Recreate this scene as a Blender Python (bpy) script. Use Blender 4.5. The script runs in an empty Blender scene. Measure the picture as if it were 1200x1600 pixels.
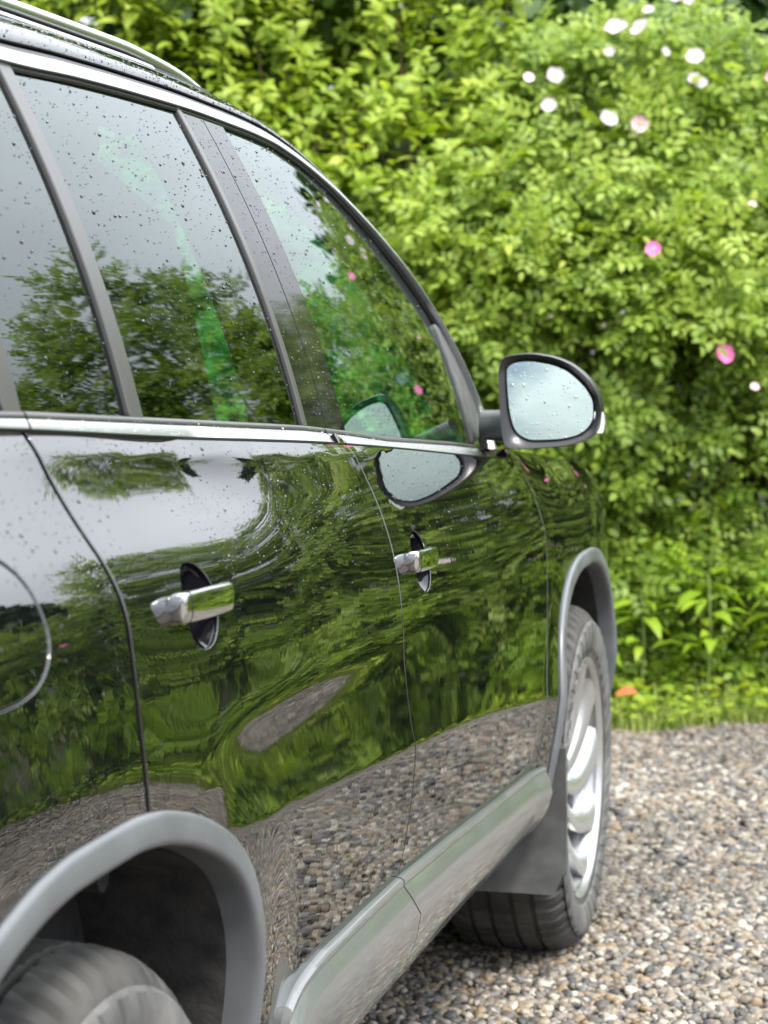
import bpy, math
import numpy as np
from mathutils import Vector
R_ = math.radians
rng = np.random.default_rng(7)
scene = bpy.context.scene
col = scene.collection

# ------------------------------------------------------------------ camera
cam_d = bpy.data.cameras.new("camera")
cam = bpy.data.objects.new("camera", cam_d); col.objects.link(cam)
cam.location = (1.55, -1.674, 1.194)
cam.rotation_euler = (R_(90 - 4.277), 0, R_(14.15))
cam_d.sensor_fit = 'VERTICAL'; cam_d.sensor_height = 36.0; cam_d.sensor_width = 27.0
cam_d.lens = 77.0
cam_d.clip_start = 0.05; cam_d.clip_end = 3000
cam_d.dof.use_dof = True
cam_d.dof.focus_distance = 2.75
cam_d.dof.aperture_fstop = 8.0
scene.camera = cam

# ------------------------------------------------------------------ light and exposure
SUN_EL, SUN_AZ = 55, 143      # azimuth clockwise from +Y: behind the camera, to its right
w = bpy.data.worlds.new("World"); scene.world = w; w.use_nodes = True
nt = w.node_tree; nt.nodes.clear()
def N(t, tree=None, **kw):
    n = (tree or nt).nodes.new(t)
    for k, v in kw.items(): setattr(n, k, v)
    return n
sky = N('ShaderNodeTexSky', sky_type='NISHITA', sun_disc=False)
sky.sun_elevation = R_(SUN_EL); sky.sun_rotation = R_(SUN_AZ)
tc = N('ShaderNodeTexCoord')
sep = N('ShaderNodeSeparateXYZ'); nt.links.new(tc.outputs['Generated'], sep.inputs[0])
# clouds: project the direction on a high flat layer
addz = N('ShaderNodeMath', operation='ADD'); addz.inputs[1].default_value = 0.22
mxz = N('ShaderNodeMath', operation='MAXIMUM'); mxz.inputs[1].default_value = 0.0
nt.links.new(sep.outputs[2], mxz.inputs[0]); nt.links.new(mxz.outputs[0], addz.inputs[0])
dv = N('ShaderNodeVectorMath', operation='DIVIDE'); cz = N('ShaderNodeCombineXYZ')
for i in range(3): nt.links.new(addz.outputs[0], cz.inputs[i])
nt.links.new(tc.outputs['Generated'], dv.inputs[0]); nt.links.new(cz.outputs[0], dv.inputs[1])
cn = N('ShaderNodeTexNoise'); cn.inputs['Scale'].default_value = 0.75; cn.inputs['Detail'].default_value = 7; cn.inputs['Roughness'].default_value = 0.55
nt.links.new(dv.outputs[0], cn.inputs['Vector'])
# cover: overcast ahead, breaking up behind the camera
cov = N('ShaderNodeMapRange'); cov.inputs[1].default_value = -0.9; cov.inputs[2].default_value = 0.25
cov.inputs[3].default_value = 0.12; cov.inputs[4].default_value = 0.55
nt.links.new(sep.outputs[1], cov.inputs[0])
sm_ = N('ShaderNodeMath', operation='ADD'); nt.links.new(cn.outputs[0], sm_.inputs[0]); nt.links.new(cov.outputs[0], sm_.inputs[1])
msk = N('ShaderNodeMapRange', interpolation_type='SMOOTHSTEP'); msk.inputs[1].default_value = 0.46; msk.inputs[2].default_value = 0.70
nt.links.new(sm_.outputs[0], msk.inputs[0])
# cloud brightness: overcast sky, brighter overhead; mottled by the same noise
br = N('ShaderNodeMapRange'); br.inputs[1].default_value = 0.0; br.inputs[2].default_value = 0.9
br.inputs[3].default_value = 0.50; br.inputs[4].default_value = 1.9
nt.links.new(sep.outputs[2], br.inputs[0])
mot = N('ShaderNodeMapRange'); mot.inputs[1].default_value = 0.3; mot.inputs[2].default_value = 0.7
mot.inputs[3].default_value = 9.5; mot.inputs[4].default_value = 15.0
nt.links.new(cn.outputs[0], mot.inputs[0])
bm = N('ShaderNodeMath', operation='MULTIPLY'); nt.links.new(br.outputs[0], bm.inputs[0]); nt.links.new(mot.outputs[0], bm.inputs[1])
cc = N('ShaderNodeVectorMath', operation='SCALE'); cc.inputs[0].default_value = (0.93, 0.98, 1.05)
nt.links.new(bm.outputs[0], cc.inputs['Scale'])
mixw = N('ShaderNodeMix', data_type='RGBA')
nt.links.new(msk.outputs[0], mixw.inputs[0]); nt.links.new(sky.outputs[0], mixw.inputs[6]); nt.links.new(cc.outputs[0], mixw.inputs[7])
bg = N('ShaderNodeBackground'); bg.inputs[1].default_value = 0.10
wo = N('ShaderNodeOutputWorld')
nt.links.new(mixw.outputs[2], bg.inputs[0]); nt.links.new(bg.outputs[0], wo.inputs[0])

sun_d = bpy.data.lights.new("sun", 'SUN'); sun_d.energy = 2.9; sun_d.angle = R_(12); sun_d.color = (1.0, 0.95, 0.86)
sun = bpy.data.objects.new("sun", sun_d); col.objects.link(sun)
sd = Vector((math.sin(R_(SUN_AZ))*math.cos(R_(SUN_EL)), math.cos(R_(SUN_AZ))*math.cos(R_(SUN_EL)), math.sin(R_(SUN_EL))))
sun.rotation_euler = (-sd).to_track_quat('-Z', 'Y').to_euler(); sun.location = sd*40
vs = scene.view_settings
scene.display_settings.display_device = 'sRGB'
vs.view_transform = 'Standard'; vs.look = 'None'; vs.gamma = 1.0; vs.use_curve_mapping = False
vs.exposure = 0.85
scene.cycles.max_bounces = 10; scene.cycles.transparent_max_bounces = 16
scene.cycles.caustics_reflective = False; scene.cycles.caustics_refractive = False
scene.cycles.sample_clamp_indirect = 6.0

# ------------------------------------------------------------------ materials
def mat(name, color=(.5,.5,.5), rough=.5, metal=0., coat=0., spec=.5, coat_ior=1.5, coat_rough=.02):
    m = bpy.data.materials.new(name); m.use_nodes = True
    b = m.node_tree.nodes['Principled BSDF']
    b.inputs['Base Color'].default_value = (*color, 1); b.inputs['Roughness'].default_value = rough
    b.inputs['Metallic'].default_value = metal; b.inputs['Coat Weight'].default_value = coat
    b.inputs['Coat Roughness'].default_value = coat_rough; b.inputs['Coat IOR'].default_value = coat_ior
    b.inputs['Specular IOR Level'].default_value = spec
    return m
def nodes(m): return m.node_tree, m.node_tree.nodes['Principled BSDF']
def noise_rough(m, lo, hi, scale, bump=0., bdist=.001, colvar=None, detail=5):
    t, b = nodes(m)
    tcn = N('ShaderNodeTexCoord', t); n = N('ShaderNodeTexNoise', t); n.inputs['Scale'].default_value = scale; n.inputs['Detail'].default_value = detail
    t.links.new(tcn.outputs['Object'], n.inputs['Vector'])
    mr = N('ShaderNodeMapRange', t); mr.inputs[1].default_value = .3; mr.inputs[2].default_value = .7
    mr.inputs[3].default_value = lo; mr.inputs[4].default_value = hi
    t.links.new(n.outputs[0], mr.inputs[0]); t.links.new(mr.outputs[0], b.inputs['Roughness'])
    if colvar:
        rp = N('ShaderNodeValToRGB', t)
        rp.color_ramp.elements[0].position = .32; rp.color_ramp.elements[1].position = .68
        rp.color_ramp.elements[0].color = (*colvar[0], 1); rp.color_ramp.elements[1].color = (*colvar[1], 1)
        t.links.new(n.outputs[0], rp.inputs[0]); t.links.new(rp.outputs[0], b.inputs['Base Color'])
    if bump:
        n2 = N('ShaderNodeTexNoise', t); n2.inputs['Scale'].default_value = scale*6; n2.inputs['Detail'].default_value = 3
        t.links.new(tcn.outputs['Object'], n2.inputs['Vector'])
        bp = N('ShaderNodeBump', t); bp.inputs['Strength'].default_value = bump; bp.inputs['Distance'].default_value = bdist
        t.links.new(n2.outputs[0], bp.inputs['Height']); t.links.new(bp.outputs[0], b.inputs['Normal'])
    return m
SHELL = mat('black_mirror_shell', (.015,.015,.016), .28)
PAINT = mat('black_paint', (.003,.0034,.004), .3, 0, 1.0, .0, 2.1, .0)
def orange_peel(m):
    t, b = nodes(m)
    tcn = N('ShaderNodeTexCoord', t); n = N('ShaderNodeTexNoise', t); n.inputs['Scale'].default_value = 55; n.inputs['Detail'].default_value = 1
    t.links.new(tcn.outputs['Object'], n.inputs['Vector'])
    bp = N('ShaderNodeBump', t); bp.inputs['Strength'].default_value = .03; bp.inputs['Distance'].default_value = .001
    t.links.new(n.outputs[0], bp.inputs['Height']); t.links.new(bp.outputs[0], b.inputs['Coat Normal'])
orange_peel(PAINT)
GLOSSB = mat('gloss_black_plastic', (.008,.008,.009), .05, 0, 0, .14)
CHROME = mat('satin_chrome', (.66,.67,.68), .30, 1)
CHROMEP = mat('polished_chrome', (.55,.55,.56), .05, 1)
SILVER = noise_rough(mat('silver_painted_plastic', (.17,.18,.18), .3, .35, .8, .5, 1.5, .05), .30, .42, 9)
FLARE = noise_rough(mat('grey_arch_plastic', (.27,.285,.295), .45, .15, .15, .5, 1.5, .25), .38, .55, 14, .08, .0006, ((.105,.113,.12),(.145,.154,.162)))
BLACKP = noise_rough(mat('black_plastic', (.02,.02,.021), .5), .4, .62, 20, .15, .0006)
DARKP = noise_rough(mat('grey_black_plastic', (.055,.057,.06), .5), .42, .6, 25, .2, .0006, ((.07,.072,.074),(.11,.11,.108)))
TRIMG = mat('grey_window_bar', (.065,.063,.063), .30, .1)
RECESS = mat('handle_cup_paint', (.006,.006,.008), .3, 0, 1.0, .0, 1.5, .0)
SHUT = mat('panel_gap_black', (.006,.006,.006), .9, 0, 0, .1)
RUBBER = mat('rubber_seal', (.012,.012,.013), .45)
LINER = noise_rough(mat('arch_liner_felt', (.02,.02,.022), .9), .85, 1, 30, .5, .002, ((.012,.012,.014),(.045,.042,.04)))
TYRE = noise_rough(mat('dusty_tyre', (.08,.078,.074), .8), .7, .95, 14, .3, .0008, ((.025,.025,.024),(.085,.081,.076)))
TYRES = noise_rough(mat('dusty_tyre_sidewall', (.14,.14,.135), .8), .7, .95, 14, .2, .0006, ((.07,.07,.068),(.15,.147,.142)))
RIM = mat('silver_alloy', (.58,.59,.60), .30, .8, .4, .5, 1.5, .1)
RIMD = mat('grey_alloy', (.40,.41,.42), .35, .8)
PILLARIN = mat('light_grey_cabin_trim', (.80,.80,.76), .7)
INTER = noise_rough(mat('dark_interior', (.018,.018,.02), .8), .7, .95, 30, .2, .001)
MIRROR = mat('mirror_silver', (.40,.47,.43), .01, 1)
LENS = mat('clear_lamp_lens', (.7,.7,.68), .1, 0, 1)
DROPB = mat('drop_on_paint', (.012,.013,.014), .04, 0, 1.0, .5, 1.33, .0)
def glass(name, tint, ior=1.52):
    m = bpy.data.materials.new(name); m.use_nodes = True; t = m.node_tree; t.nodes.clear()
    fr = N('ShaderNodeFresnel', t); fr.inputs[0].default_value = ior
    tr = N('ShaderNodeBsdfTransparent', t); tr.inputs[0].default_value = (*tint, 1)
    gl = N('ShaderNodeBsdfGlossy', t); gl.inputs['Roughness'].default_value = .0; gl.inputs[0].default_value = (.93,1,.985,1)
    mx = N('ShaderNodeMixShader', t); o = N('ShaderNodeOutputMaterial', t)
    t.links.new(fr.outputs[0], mx.inputs[0]); t.links.new(tr.outputs[0], mx.inputs[1]); t.links.new(gl.outputs[0], mx.inputs[2]); t.links.new(mx.outputs[0], o.inputs[0])
    return m
GLASS = glass('tinted_window_glass', (.16,.52,.47), 1.58)
WATER = mat('clear_water', (1,1,1), .0); nodes(WATER)[1].inputs['Transmission Weight'].default_value = 1; nodes(WATER)[1].inputs['IOR'].default_value = 1.33

# ------------------------------------------------------------------ mesh helpers
def mk(name, V, Q=None, T=None, mat=None, parent=None, smooth=True, nrm=None, sharp=None, attrs=None, link=True):
    me = bpy.data.meshes.new(name)
    V = np.asarray(V, np.float32)
    Q = np.zeros((0,4), np.int32) if Q is None or len(Q) == 0 else np.asarray(Q, np.int32)
    T = np.zeros((0,3), np.int32) if T is None or len(T) == 0 else np.asarray(T, np.int32)
    me.vertices.add(len(V)); me.vertices.foreach_set('co', V.ravel())
    nl = Q.size + T.size; me.loops.add(nl); me.loops.foreach_set('vertex_index', np.concatenate([Q.ravel(), T.ravel()]).astype(np.int32))
    me.polygons.add(len(Q)+len(T))
    st = np.concatenate([np.arange(len(Q))*4, Q.size+np.arange(len(T))*3]).astype(np.int32)
    me.polygons.foreach_set('loop_start', st)
    me.update(calc_edges=True)
    me.polygons.foreach_set('use_smooth', np.full(len(me.polygons), smooth))
    if attrs:
        for k, a in attrs.items():
            at = me.attributes.new(k, 'FLOAT', 'POINT'); at.data.foreach_set('value', np.asarray(a, np.float32))
    if mat is not None: me.materials.append(mat)
    if nrm is not None: me.normals_split_custom_set_from_vertices(np.asarray(nrm, np.float32).tolist())
    elif sharp: me.set_sharp_from_angle(angle=R_(sharp))
    o = bpy.data.objects.new(name, me)
    if link: col.objects.link(o)
    if parent is not None: o.parent = parent
    return o
def loft(name, rings, mat, parent=None, closed=False, caps=False, sharp=40, flip=False, extra=None):
    rings = np.asarray(rings, float); n, m = rings.shape[:2]
    V = rings.reshape(-1, 3); i, j = np.meshgrid(np.arange(n-1), np.arange(m if closed else m-1), indexing='ij')
    j2 = (j+1) % m
    Q = np.stack([i*m+j, i*m+j2, (i+1)*m+j2, (i+1)*m+j], -1).reshape(-1, 4)
    T = []
    if caps:
        V = list(V); c0 = rings[0].mean(0); c1 = rings[-1].mean(0); V += [c0, c1]; k = n*m
        for a in range(m if closed else m-1):
            b = (a+1) % m
            T.append((k, b, a)); T.append((k+1, (n-1)*m+a, (n-1)*m+b))
    if flip:
        Q = Q[:, ::-1]; T = [t[::-1] for t in T]
    return mk(name, np.array(V), Q, T, mat, parent, True, None, sharp)
def path_resample(P, n):
    P = np.asarray(P, float); d = np.r_[0, np.cumsum(np.linalg.norm(np.diff(P, axis=0), axis=1))]
    return np.stack([cr(d, P[:, k], np.linspace(0, d[-1], n)) for k in range(P.shape[1])], -1)
def tube(name, P, r, mat, parent=None, seg=8, n=None):
    P = np.asarray(P, float)
    if n: P = path_resample(P, n)
    r = np.broadcast_to(np.asarray(r, float), (len(P),))
    t = np.gradient(P, axis=0); t /= np.linalg.norm(t, axis=1)[:, None]+1e-9
    up = np.array([0, 0, 1.]); rings = []
    for p, tt, rr in zip(P, t, r):
        a = np.cross(tt, up if abs(tt[2]) < .95 else np.array([1., 0, 0])); a /= np.linalg.norm(a); b = np.cross(a, tt)
        th = np.linspace(0, 2*np.pi, seg, endpoint=False)
        rings.append(p+rr*(np.cos(th)[:, None]*a+np.sin(th)[:, None]*b))
    return loft(name, rings, mat, parent, True, True, 60)
def rbox(name, c, s, mat, parent=None, r=.02, rot=None, seg=3):
    """box with rounded edges (superellipsoid-free: rounded in all three directions)"""
    c = np.array(c, float); s = np.array(s, float)/2; r = min(r, s.min()*.98)
    a = np.linspace(0, np.pi/2, seg+1)
    def axis(h):
        return np.r_[-(h-r)-r*np.cos(a)*0, (h-r)]
    import bmesh
    bm = bmesh.new(); bmesh.ops.create_cube(bm, size=1)
    for v in bm.verts: v.co = Vector((v.co.x*2*s[0], v.co.y*2*s[1], v.co.z*2*s[2]))
    bmesh.ops.bevel(bm, geom=bm.edges[:], offset=r, segments=seg, affect='EDGES', profile=.5)
    me = bpy.data.meshes.new(name); bm.to_mesh(me); bm.free()
    for p in me.polygons: p.use_smooth = True
    me.set_sharp_from_angle(angle=R_(50)); me.materials.append(mat)
    o = bpy.data.objects.new(name, me); col.objects.link(o); o.location = c
    if rot: o.rotation_euler = rot
    if parent is not None: o.parent = parent
    return o
def empty(name, loc=(0, 0, 0)):
    o = bpy.data.objects.new(name, None); col.objects.link(o); o.location = loc; o.empty_display_size = .1; return o
def tag(o, label=None, cat=None, group=None, kind=None):
    if label: o['label'] = label
    if cat: o['category'] = cat
    if group: o['group'] = group
    if kind: o['kind'] = kind
    return o
MIR_NX, MIR_NZ, MIR_IZ = .10, .12, 1.070
MIRROR_OUT = [[0.8329, 1.1522], [0.8383, 1.1758], [0.8525, 1.1823], [0.8863, 1.1855], [0.9189, 1.1813], [0.9514, 1.1696], [0.9752, 1.1526], [0.9936, 1.1324], [1.0034, 1.1112], [1.0068, 1.0888], [1.0038, 1.0632], [0.9942, 1.0492], [0.9717, 1.0372], [0.9458, 1.0305], [0.91, 1.0269], [0.863, 1.0242], [0.8487, 1.0284], [0.8409, 1.0564], [0.8352, 1.1156]]
MIRROR_GL = [[0.8471, 1.1576], [0.858, 1.1684], [0.8809, 1.1716], [0.9146, 1.1674], [0.9428, 1.1578], [0.9656, 1.1408], [0.9819, 1.1228], [0.9917, 1.1026], [0.9929, 1.0812], [0.9855, 1.063], [0.9662, 1.0489], [0.9338, 1.0422], [0.8935, 1.0407], [0.8728, 1.048], [0.8606, 1.0641], [0.8517, 1.1039]]
def cr(xs,ys,x):
    """smooth 1d interpolation (pchip-like hermite)"""
    xs=np.asarray(xs,float);ys=np.asarray(ys,float);x=np.asarray(x,float)
    h=np.diff(xs);d=np.diff(ys)/h
    m=np.zeros_like(ys)
    m[1:-1]=np.where(d[:-1]*d[1:]>0,2*d[:-1]*d[1:]/(d[:-1]+d[1:]+1e-20*np.sign(d[:-1]+d[1:]+1e-30)),0)
    m[0]=d[0];m[-1]=d[-1]
    i=np.clip(np.searchsorted(xs,x)-1,0,len(h)-1)
    t=(x-xs[i])/h[i]
    lo=t<0;hi=t>1;tc=np.clip(t,0,1)
    r=(ys[i]*(1+2*tc)*(1-tc)**2+m[i]*h[i]*tc*(1-tc)**2+ys[i+1]*tc**2*(3-2*tc)-m[i+1]*h[i]*tc**2*(1-tc))
    return r+np.where(lo,m[0]*(x-xs[0]),0)+np.where(hi,m[-1]*(x-xs[-1]),0)
SY=[-.8,-.2,.03,.2,.42,.65,1.1,1.6,2.1,2.6,3.2]
def zbelt(y): return cr([-.9,0,.43,.99,1.37,1.92,2.6],[1.165,1.127,1.103,1.074,1.050,1.012,.97],y)
def zt(y): return zbelt(y)-cr([-.9,0,.5,1,1.5,2.2],[.02,.02,.019,.017,.017,.02],y)
def zc(y): return cr([-.9,.3,.41,.62,.9,1.08,1.49,2.1,2.6],[.74,.73,.722,.709,.690,.678,.646,.580,.54],y)
# tilt tables (degrees) rows per knot, columns per station
TB=[ # z rule , values
 ('belt',   [36,36,36,36,36,38,42,46,50,66,66]),
 ('t+',     [34,34,34,34,35,37,38,42,46,66,66]),
 ('t-',     [34,34,29,19,12,11,24,32,36,64,64]),
 (1.055,    [36,36,34,32,31,24,25,30,33,62,62]),
 (1.022,    [31,34,36,39,44,31,25,29,31,58,58]),
 (.95,      [6,6,7,9,10,12,18,21,23,42,42]),
 (.88,      [6,6,6,6,6,6,9,13,14,21,22]),
 (.85,      [7,6.5,6.5,7,7,5,5,6,6,12,13]),
 (.815,     [5,5,5,6,0,-2.2,1.0,4,3,6,6]),
 (.782,     [3,4,4,5,5,4.5,4,3.5,2.5,2,2]),
 ('c+.05',  [2,2,2,3,6,6,5,3.5,1.8,1.2,1]),
 ('c+',     [-2,-2,-1,2,11,12,9,5,3,1.5,1]),
 ('c-',     [-4,-4,-4,-4,-5,-5,-5,-6,-6,-6,-6]),
 (.53,      [-8,-8,-8,-8,-9,-9,-9,-9,-9,-9,-9]),
 (.30,      [-14]*11),
]
def plan(y): return cr([-1.0,-.5,0,.8,1.6,2.3,2.7,3.1,3.5],[.855,.885,.895,.893,.889,.885,.883,.85,.76],y)
def sm(a,b,x):
    t=np.clip((x-a)/(b-a),0,1); return t*t*(3-2*t)
def bulge(y,z):
    r=0
    for yc,h in((0.,.016),(2.604,.014)):
        dy=y-yc;dz=z-.33
        rho=np.hypot(dy,dz); s=dz/np.maximum(rho,1e-6)
        r=r+h*(1-sm(.44,.62,rho))*(1-sm(.55,.95,s))
    return r
def Xb(y,z):
    y=np.asarray(y,float);z=np.asarray(z,float);y,z=np.broadcast_arrays(y,z)
    Z=[];M=[]
    for key,v in TB:
        if key=='belt': zz=zbelt(y)+.004
        elif key=='t+': zz=zt(y)+.003
        elif key=='t-': zz=zt(y)-.003
        elif key=='c+.05': zz=zc(y)+.05
        elif key=='c+': zz=zc(y)+.005
        elif key=='c-': zz=zc(y)-.005
        else: zz=np.full_like(y,key)
        Z.append(zz);M.append(-np.tan(np.radians(cr(SY,v,y))))
    Z=np.array(Z[::-1]);M=np.array(M[::-1])   # ascending
    for k in range(1,len(Z)): Z[k]=np.maximum(Z[k],Z[k-1]+1e-4)
    def F(zq):
        tot=np.zeros_like(zq)
        for k in range(len(Z)-1):
            h=Z[k+1]-Z[k]; t=np.clip((zq-Z[k])/h,0,1)
            tot=tot+h*(M[k]*t+(M[k+1]-M[k])*t*t/2)
        tot=tot+np.where(zq>Z[-1],M[-1]*(zq-Z[-1]),0)+np.where(zq<Z[0],M[0]*(zq-Z[0]),0)
        return tot
    return plan(y)+F(z)-F(np.full_like(z,.82))+bulge(y,z)
def Xg(y,z):
    y=np.asarray(y,float);z=np.asarray(z,float)
    y,z=np.broadcast_arrays(y,z)
    b=Xb(y,zbelt(y)+.004)-.012
    h=z-zbelt(y)
    base=cr([-1,0,1,1.5,2.0,2.4],[.765,.785,.790,.785,.772,.75],y)
    return base-h*np.tan(np.radians(13))-h*h*.42
# ================================================================== GROUND
CAM = np.array([1.55, -1.674]); FH = np.array([-.24446, .96966]); RH = np.array([.96966, .24446])
def LD(L, D): L = np.asarray(L, float); D = np.asarray(D, float); return CAM[0]+D*FH[0]+L*RH[0], CAM[1]+D*FH[1]+L*RH[1]
def ramp(t, colors, pos=None, interp='LINEAR'):
    r = N('ShaderNodeValToRGB', t); r.color_ramp.interpolation = interp; n = len(colors)
    while len(r.color_ramp.elements) < n: r.color_ramp.elements.new(.5)
    for i, c in enumerate(colors):
        r.color_ramp.elements[i].position = pos[i] if pos else i/(n-1); r.color_ramp.elements[i].color = (*c, 1)
    return r
STONES = [(.27,.225,.165),(.11,.10,.09),(.31,.275,.22),(.062,.062,.063),(.19,.16,.125),(.41,.375,.32),(.145,.14,.135),(.26,.19,.12),(.09,.08,.066),(.225,.21,.19),(.165,.138,.105),(.50,.47,.42)]
def stone_mat():
    m = mat('pebble_stone', (.3,.3,.3), .55, 0, 0, .45); t, b = nodes(m)
    at = N('ShaderNodeAttribute', t, attribute_type='INSTANCER', attribute_name='tone')
    r = ramp(t, STONES, None, 'CONSTANT'); t.links.new(at.outputs['Fac'], r.inputs[0])
    tcn = N('ShaderNodeTexCoord', t); n = N('ShaderNodeTexNoise', t); n.inputs['Scale'].default_value = 2.2; n.inputs['Detail'].default_value = 6
    t.links.new(tcn.outputs['Object'], n.inputs['Vector'])
    mr = N('ShaderNodeMapRange', t); mr.inputs[1].default_value = .3; mr.inputs[2].default_value = .7; mr.inputs[3].default_value = .68; mr.inputs[4].default_value = 1.25
    t.links.new(n.outputs[0], mr.inputs[0])
    v = N('ShaderNodeVectorMath', t, operation='SCALE'); t.links.new(r.outputs[0], v.inputs[0]); t.links.new(mr.outputs[0], v.inputs['Scale'])
    ad = N('ShaderNodeAttribute', t, attribute_type='INSTANCER', attribute_name='damp'); v2 = N('ShaderNodeVectorMath', t, operation='SCALE')
    t.links.new(v.outputs[0], v2.inputs[0]); t.links.new(ad.outputs['Fac'], v2.inputs['Scale']); t.links.new(v2.outputs[0], b.inputs['Base Color'])
    return m
STONE = stone_mat()
def gravel_ground():
    m = mat('gravel_bed', (.3,.28,.25), .8); t, b = nodes(m)
    tcn = N('ShaderNodeTexCoord', t); vo = N('ShaderNodeTexVoronoi', t); vo.inputs['Scale'].default_value = 62
    t.links.new(tcn.outputs['Object'], vo.inputs['Vector'])
    sp = N('ShaderNodeSeparateColor', t); t.links.new(vo.outputs['Color'], sp.inputs[0])
    r = ramp(t, [tuple(.8*c for c in s) for s in STONES], None, 'CONSTANT'); t.links.new(sp.outputs[0], r.inputs[0]); t.links.new(r.outputs[0], b.inputs['Base Color'])
    bp = N('ShaderNodeBump', t, invert=True); bp.inputs['Distance'].default_value = .01; t.links.new(vo.outputs['Distance'], bp.inputs['Height']); t.links.new(bp.outputs[0], b.inputs['Normal'])
    return m
gb = mk('gravel_ground', [(-14,-14,-.004),(14,-14,-.004),(14,9,-.004),(-14,9,-.004)], [(0,1,2,3)], None, gravel_ground()); tag(gb, kind='structure')
SOIL = mat('soil', (.07,.055,.035), .95); t_, b_ = nodes(SOIL)
n_ = N('ShaderNodeTexNoise', t_); n_.inputs['Scale'].default_value = 3; n_.inputs['Detail'].default_value = 8
r_ = ramp(t_, [(.05,.04,.025), (.10,.12,.03), (.12,.16,.04)], [.35,.5,.65]); t_.links.new(n_.outputs[0], r_.inputs[0]); t_.links.new(r_.outputs[0], b_.inputs['Base Color'])
gr = tag(mk('ground', [(-1200,-1200,-.03),(1200,-1200,-.03),(1200,1200,-.03),(-1200,1200,-.03)], [(0,1,2,3)], None, SOIL), kind='structure')

# pebbles: instances of a few stone shapes on scattered points (one countless gravel)
proto = bpy.data.collections.new('pebble_shapes')
import bmesh
from mathutils import noise as mnoise
for k in range(10):
    bm = bmesh.new(); bmesh.ops.create_icosphere(bm, subdivisions=2, radius=1)
    r = np.random.default_rng(50+k); sx = Vector(r.uniform(.75, 1.25, 3)); sx.z *= .72; cuts = [(Vector(r.normal(size=3)).normalized(), r.uniform(.62, .9)) for _ in range(6)]
    for v in bm.verts:
        p = v.co.copy()
        for nrm, d in cuts:
            e = p.dot(nrm)-d
            if e > 0: p -= nrm*e*.85
        p *= 1+.12*mnoise.noise(v.co*1.6+Vector((k*7, 0, 0)))
        v.co = Vector((p.x*sx.x, p.y*sx.y, p.z*sx.z))
    me = bpy.data.meshes.new('pebble'); bm.to_mesh(me); bm.free(); me.materials.append(STONE)
    for p in me.polygons: p.use_smooth = True
    proto.objects.link(bpy.data.objects.new('pebble', me))
def edge_D(L): return 6.78+.05*np.sin(L*5+1)+.035*np.sin(L*13)+.06*np.maximum(L, 0)
def scatter(n, x0, x1, y0, y1, smin, smax, zlo, zhi, wrap=True):
    x = rng.uniform(x0, x1, n); y = rng.uniform(y0, y1, n)
    L = (x-CAM[0])*RH[0]+(y-CAM[1])*RH[1]; D = (x-CAM[0])*FH[0]+(y-CAM[1])*FH[1]
    k = (D < edge_D(L)+rng.normal(0, .05, n)) & (x < 4.9+.1*rng.normal(size=n)); x, y = x[k], y[k]; n = len(x)
    return x, y, rng.uniform(zlo, zhi, n), rng.uniform(smin, smax, n)*rng.choice([1, 1, 1, .7, 1.25, 1.5], n)
parts = [scatter(42000, .55, 2.5, .3, 3.3, .0068, .0110, -.002, .006), scatter(54000, .2, 3.6, 2.9, 6.0, .0072, .0115, -.001, .005),
         scatter(42000, 2.3, 5.0, -2.0, 6.2, .0075, .011, 0, .005), scatter(20000, -1.2, .7, .2, 5.6, .008, .011, 0, .004), scatter(12000, .75, 2.5, -1.6, .4, .008, .011, 0, .004)]
gx, gy, gz, gs = [np.concatenate([p[i] for p in parts]) for i in range(4)]
n = len(gx)
gm = bpy.data.meshes.new('gravel'); gm.vertices.add(n); gm.vertices.foreach_set('co', np.stack([gx, gy, gz], -1).astype(np.float32).ravel())
def addattr(me, nm, typ, data):
    a = me.attributes.new(nm, typ, 'POINT'); key = 'vector' if typ == 'FLOAT_VECTOR' else 'value'
    a.data.foreach_set(key, np.asarray(data).ravel())
damp = np.array([mnoise.noise(Vector((a*1.1, b*1.1, 3)))+.5*mnoise.noise(Vector((a*2.7, b*2.7, 9))) for a, b in zip(gx, gy)]); addattr(gm, 'damp', 'FLOAT', np.clip(.76+.28*damp, .5, 1.0).astype(np.float32))
addattr(gm, 'tone', 'FLOAT', rng.random(n).astype(np.float32)); addattr(gm, 'pick', 'INT', rng.integers(0, 10, n).astype(np.int32))
addattr(gm, 'rot', 'FLOAT_VECTOR', np.stack([rng.normal(0, .35, n), rng.normal(0, .35, n), rng.uniform(0, 6.28, n)], -1).astype(np.float32))
addattr(gm, 'size', 'FLOAT', gs.astype(np.float32))
gm.update(); gravel = tag(bpy.data.objects.new('gravel', gm), kind='stuff', label='loose rounded beige and grey pebbles covering the parking ground', cat='gravel'); col.objects.link(gravel)
ng = bpy.data.node_groups.new('pebble_scatter', 'GeometryNodeTree')
ng.interface.new_socket('Geometry', in_out='INPUT', socket_type='NodeSocketGeometry'); ng.interface.new_socket('Geometry', in_out='OUTPUT', socket_type='NodeSocketGeometry')
gi = ng.nodes.new('NodeGroupInput'); go = ng.nodes.new('NodeGroupOutput'); iop = ng.nodes.new('GeometryNodeInstanceOnPoints'); ci = ng.nodes.new('GeometryNodeCollectionInfo')
ci.inputs['Collection'].default_value = proto; ci.inputs['Separate Children'].default_value = True; ci.inputs['Reset Children'].default_value = True
def named(nm, typ):
    a = ng.nodes.new('GeometryNodeInputNamedAttribute'); a.data_type = typ; a.inputs['Name'].default_value = nm; return a.outputs['Attribute']
ng.links.new(gi.outputs[0], iop.inputs['Points']); ng.links.new(ci.outputs[0], iop.inputs['Instance']); iop.inputs['Pick Instance'].default_value = True
ng.links.new(named('pick', 'INT'), iop.inputs['Instance Index'])
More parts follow.
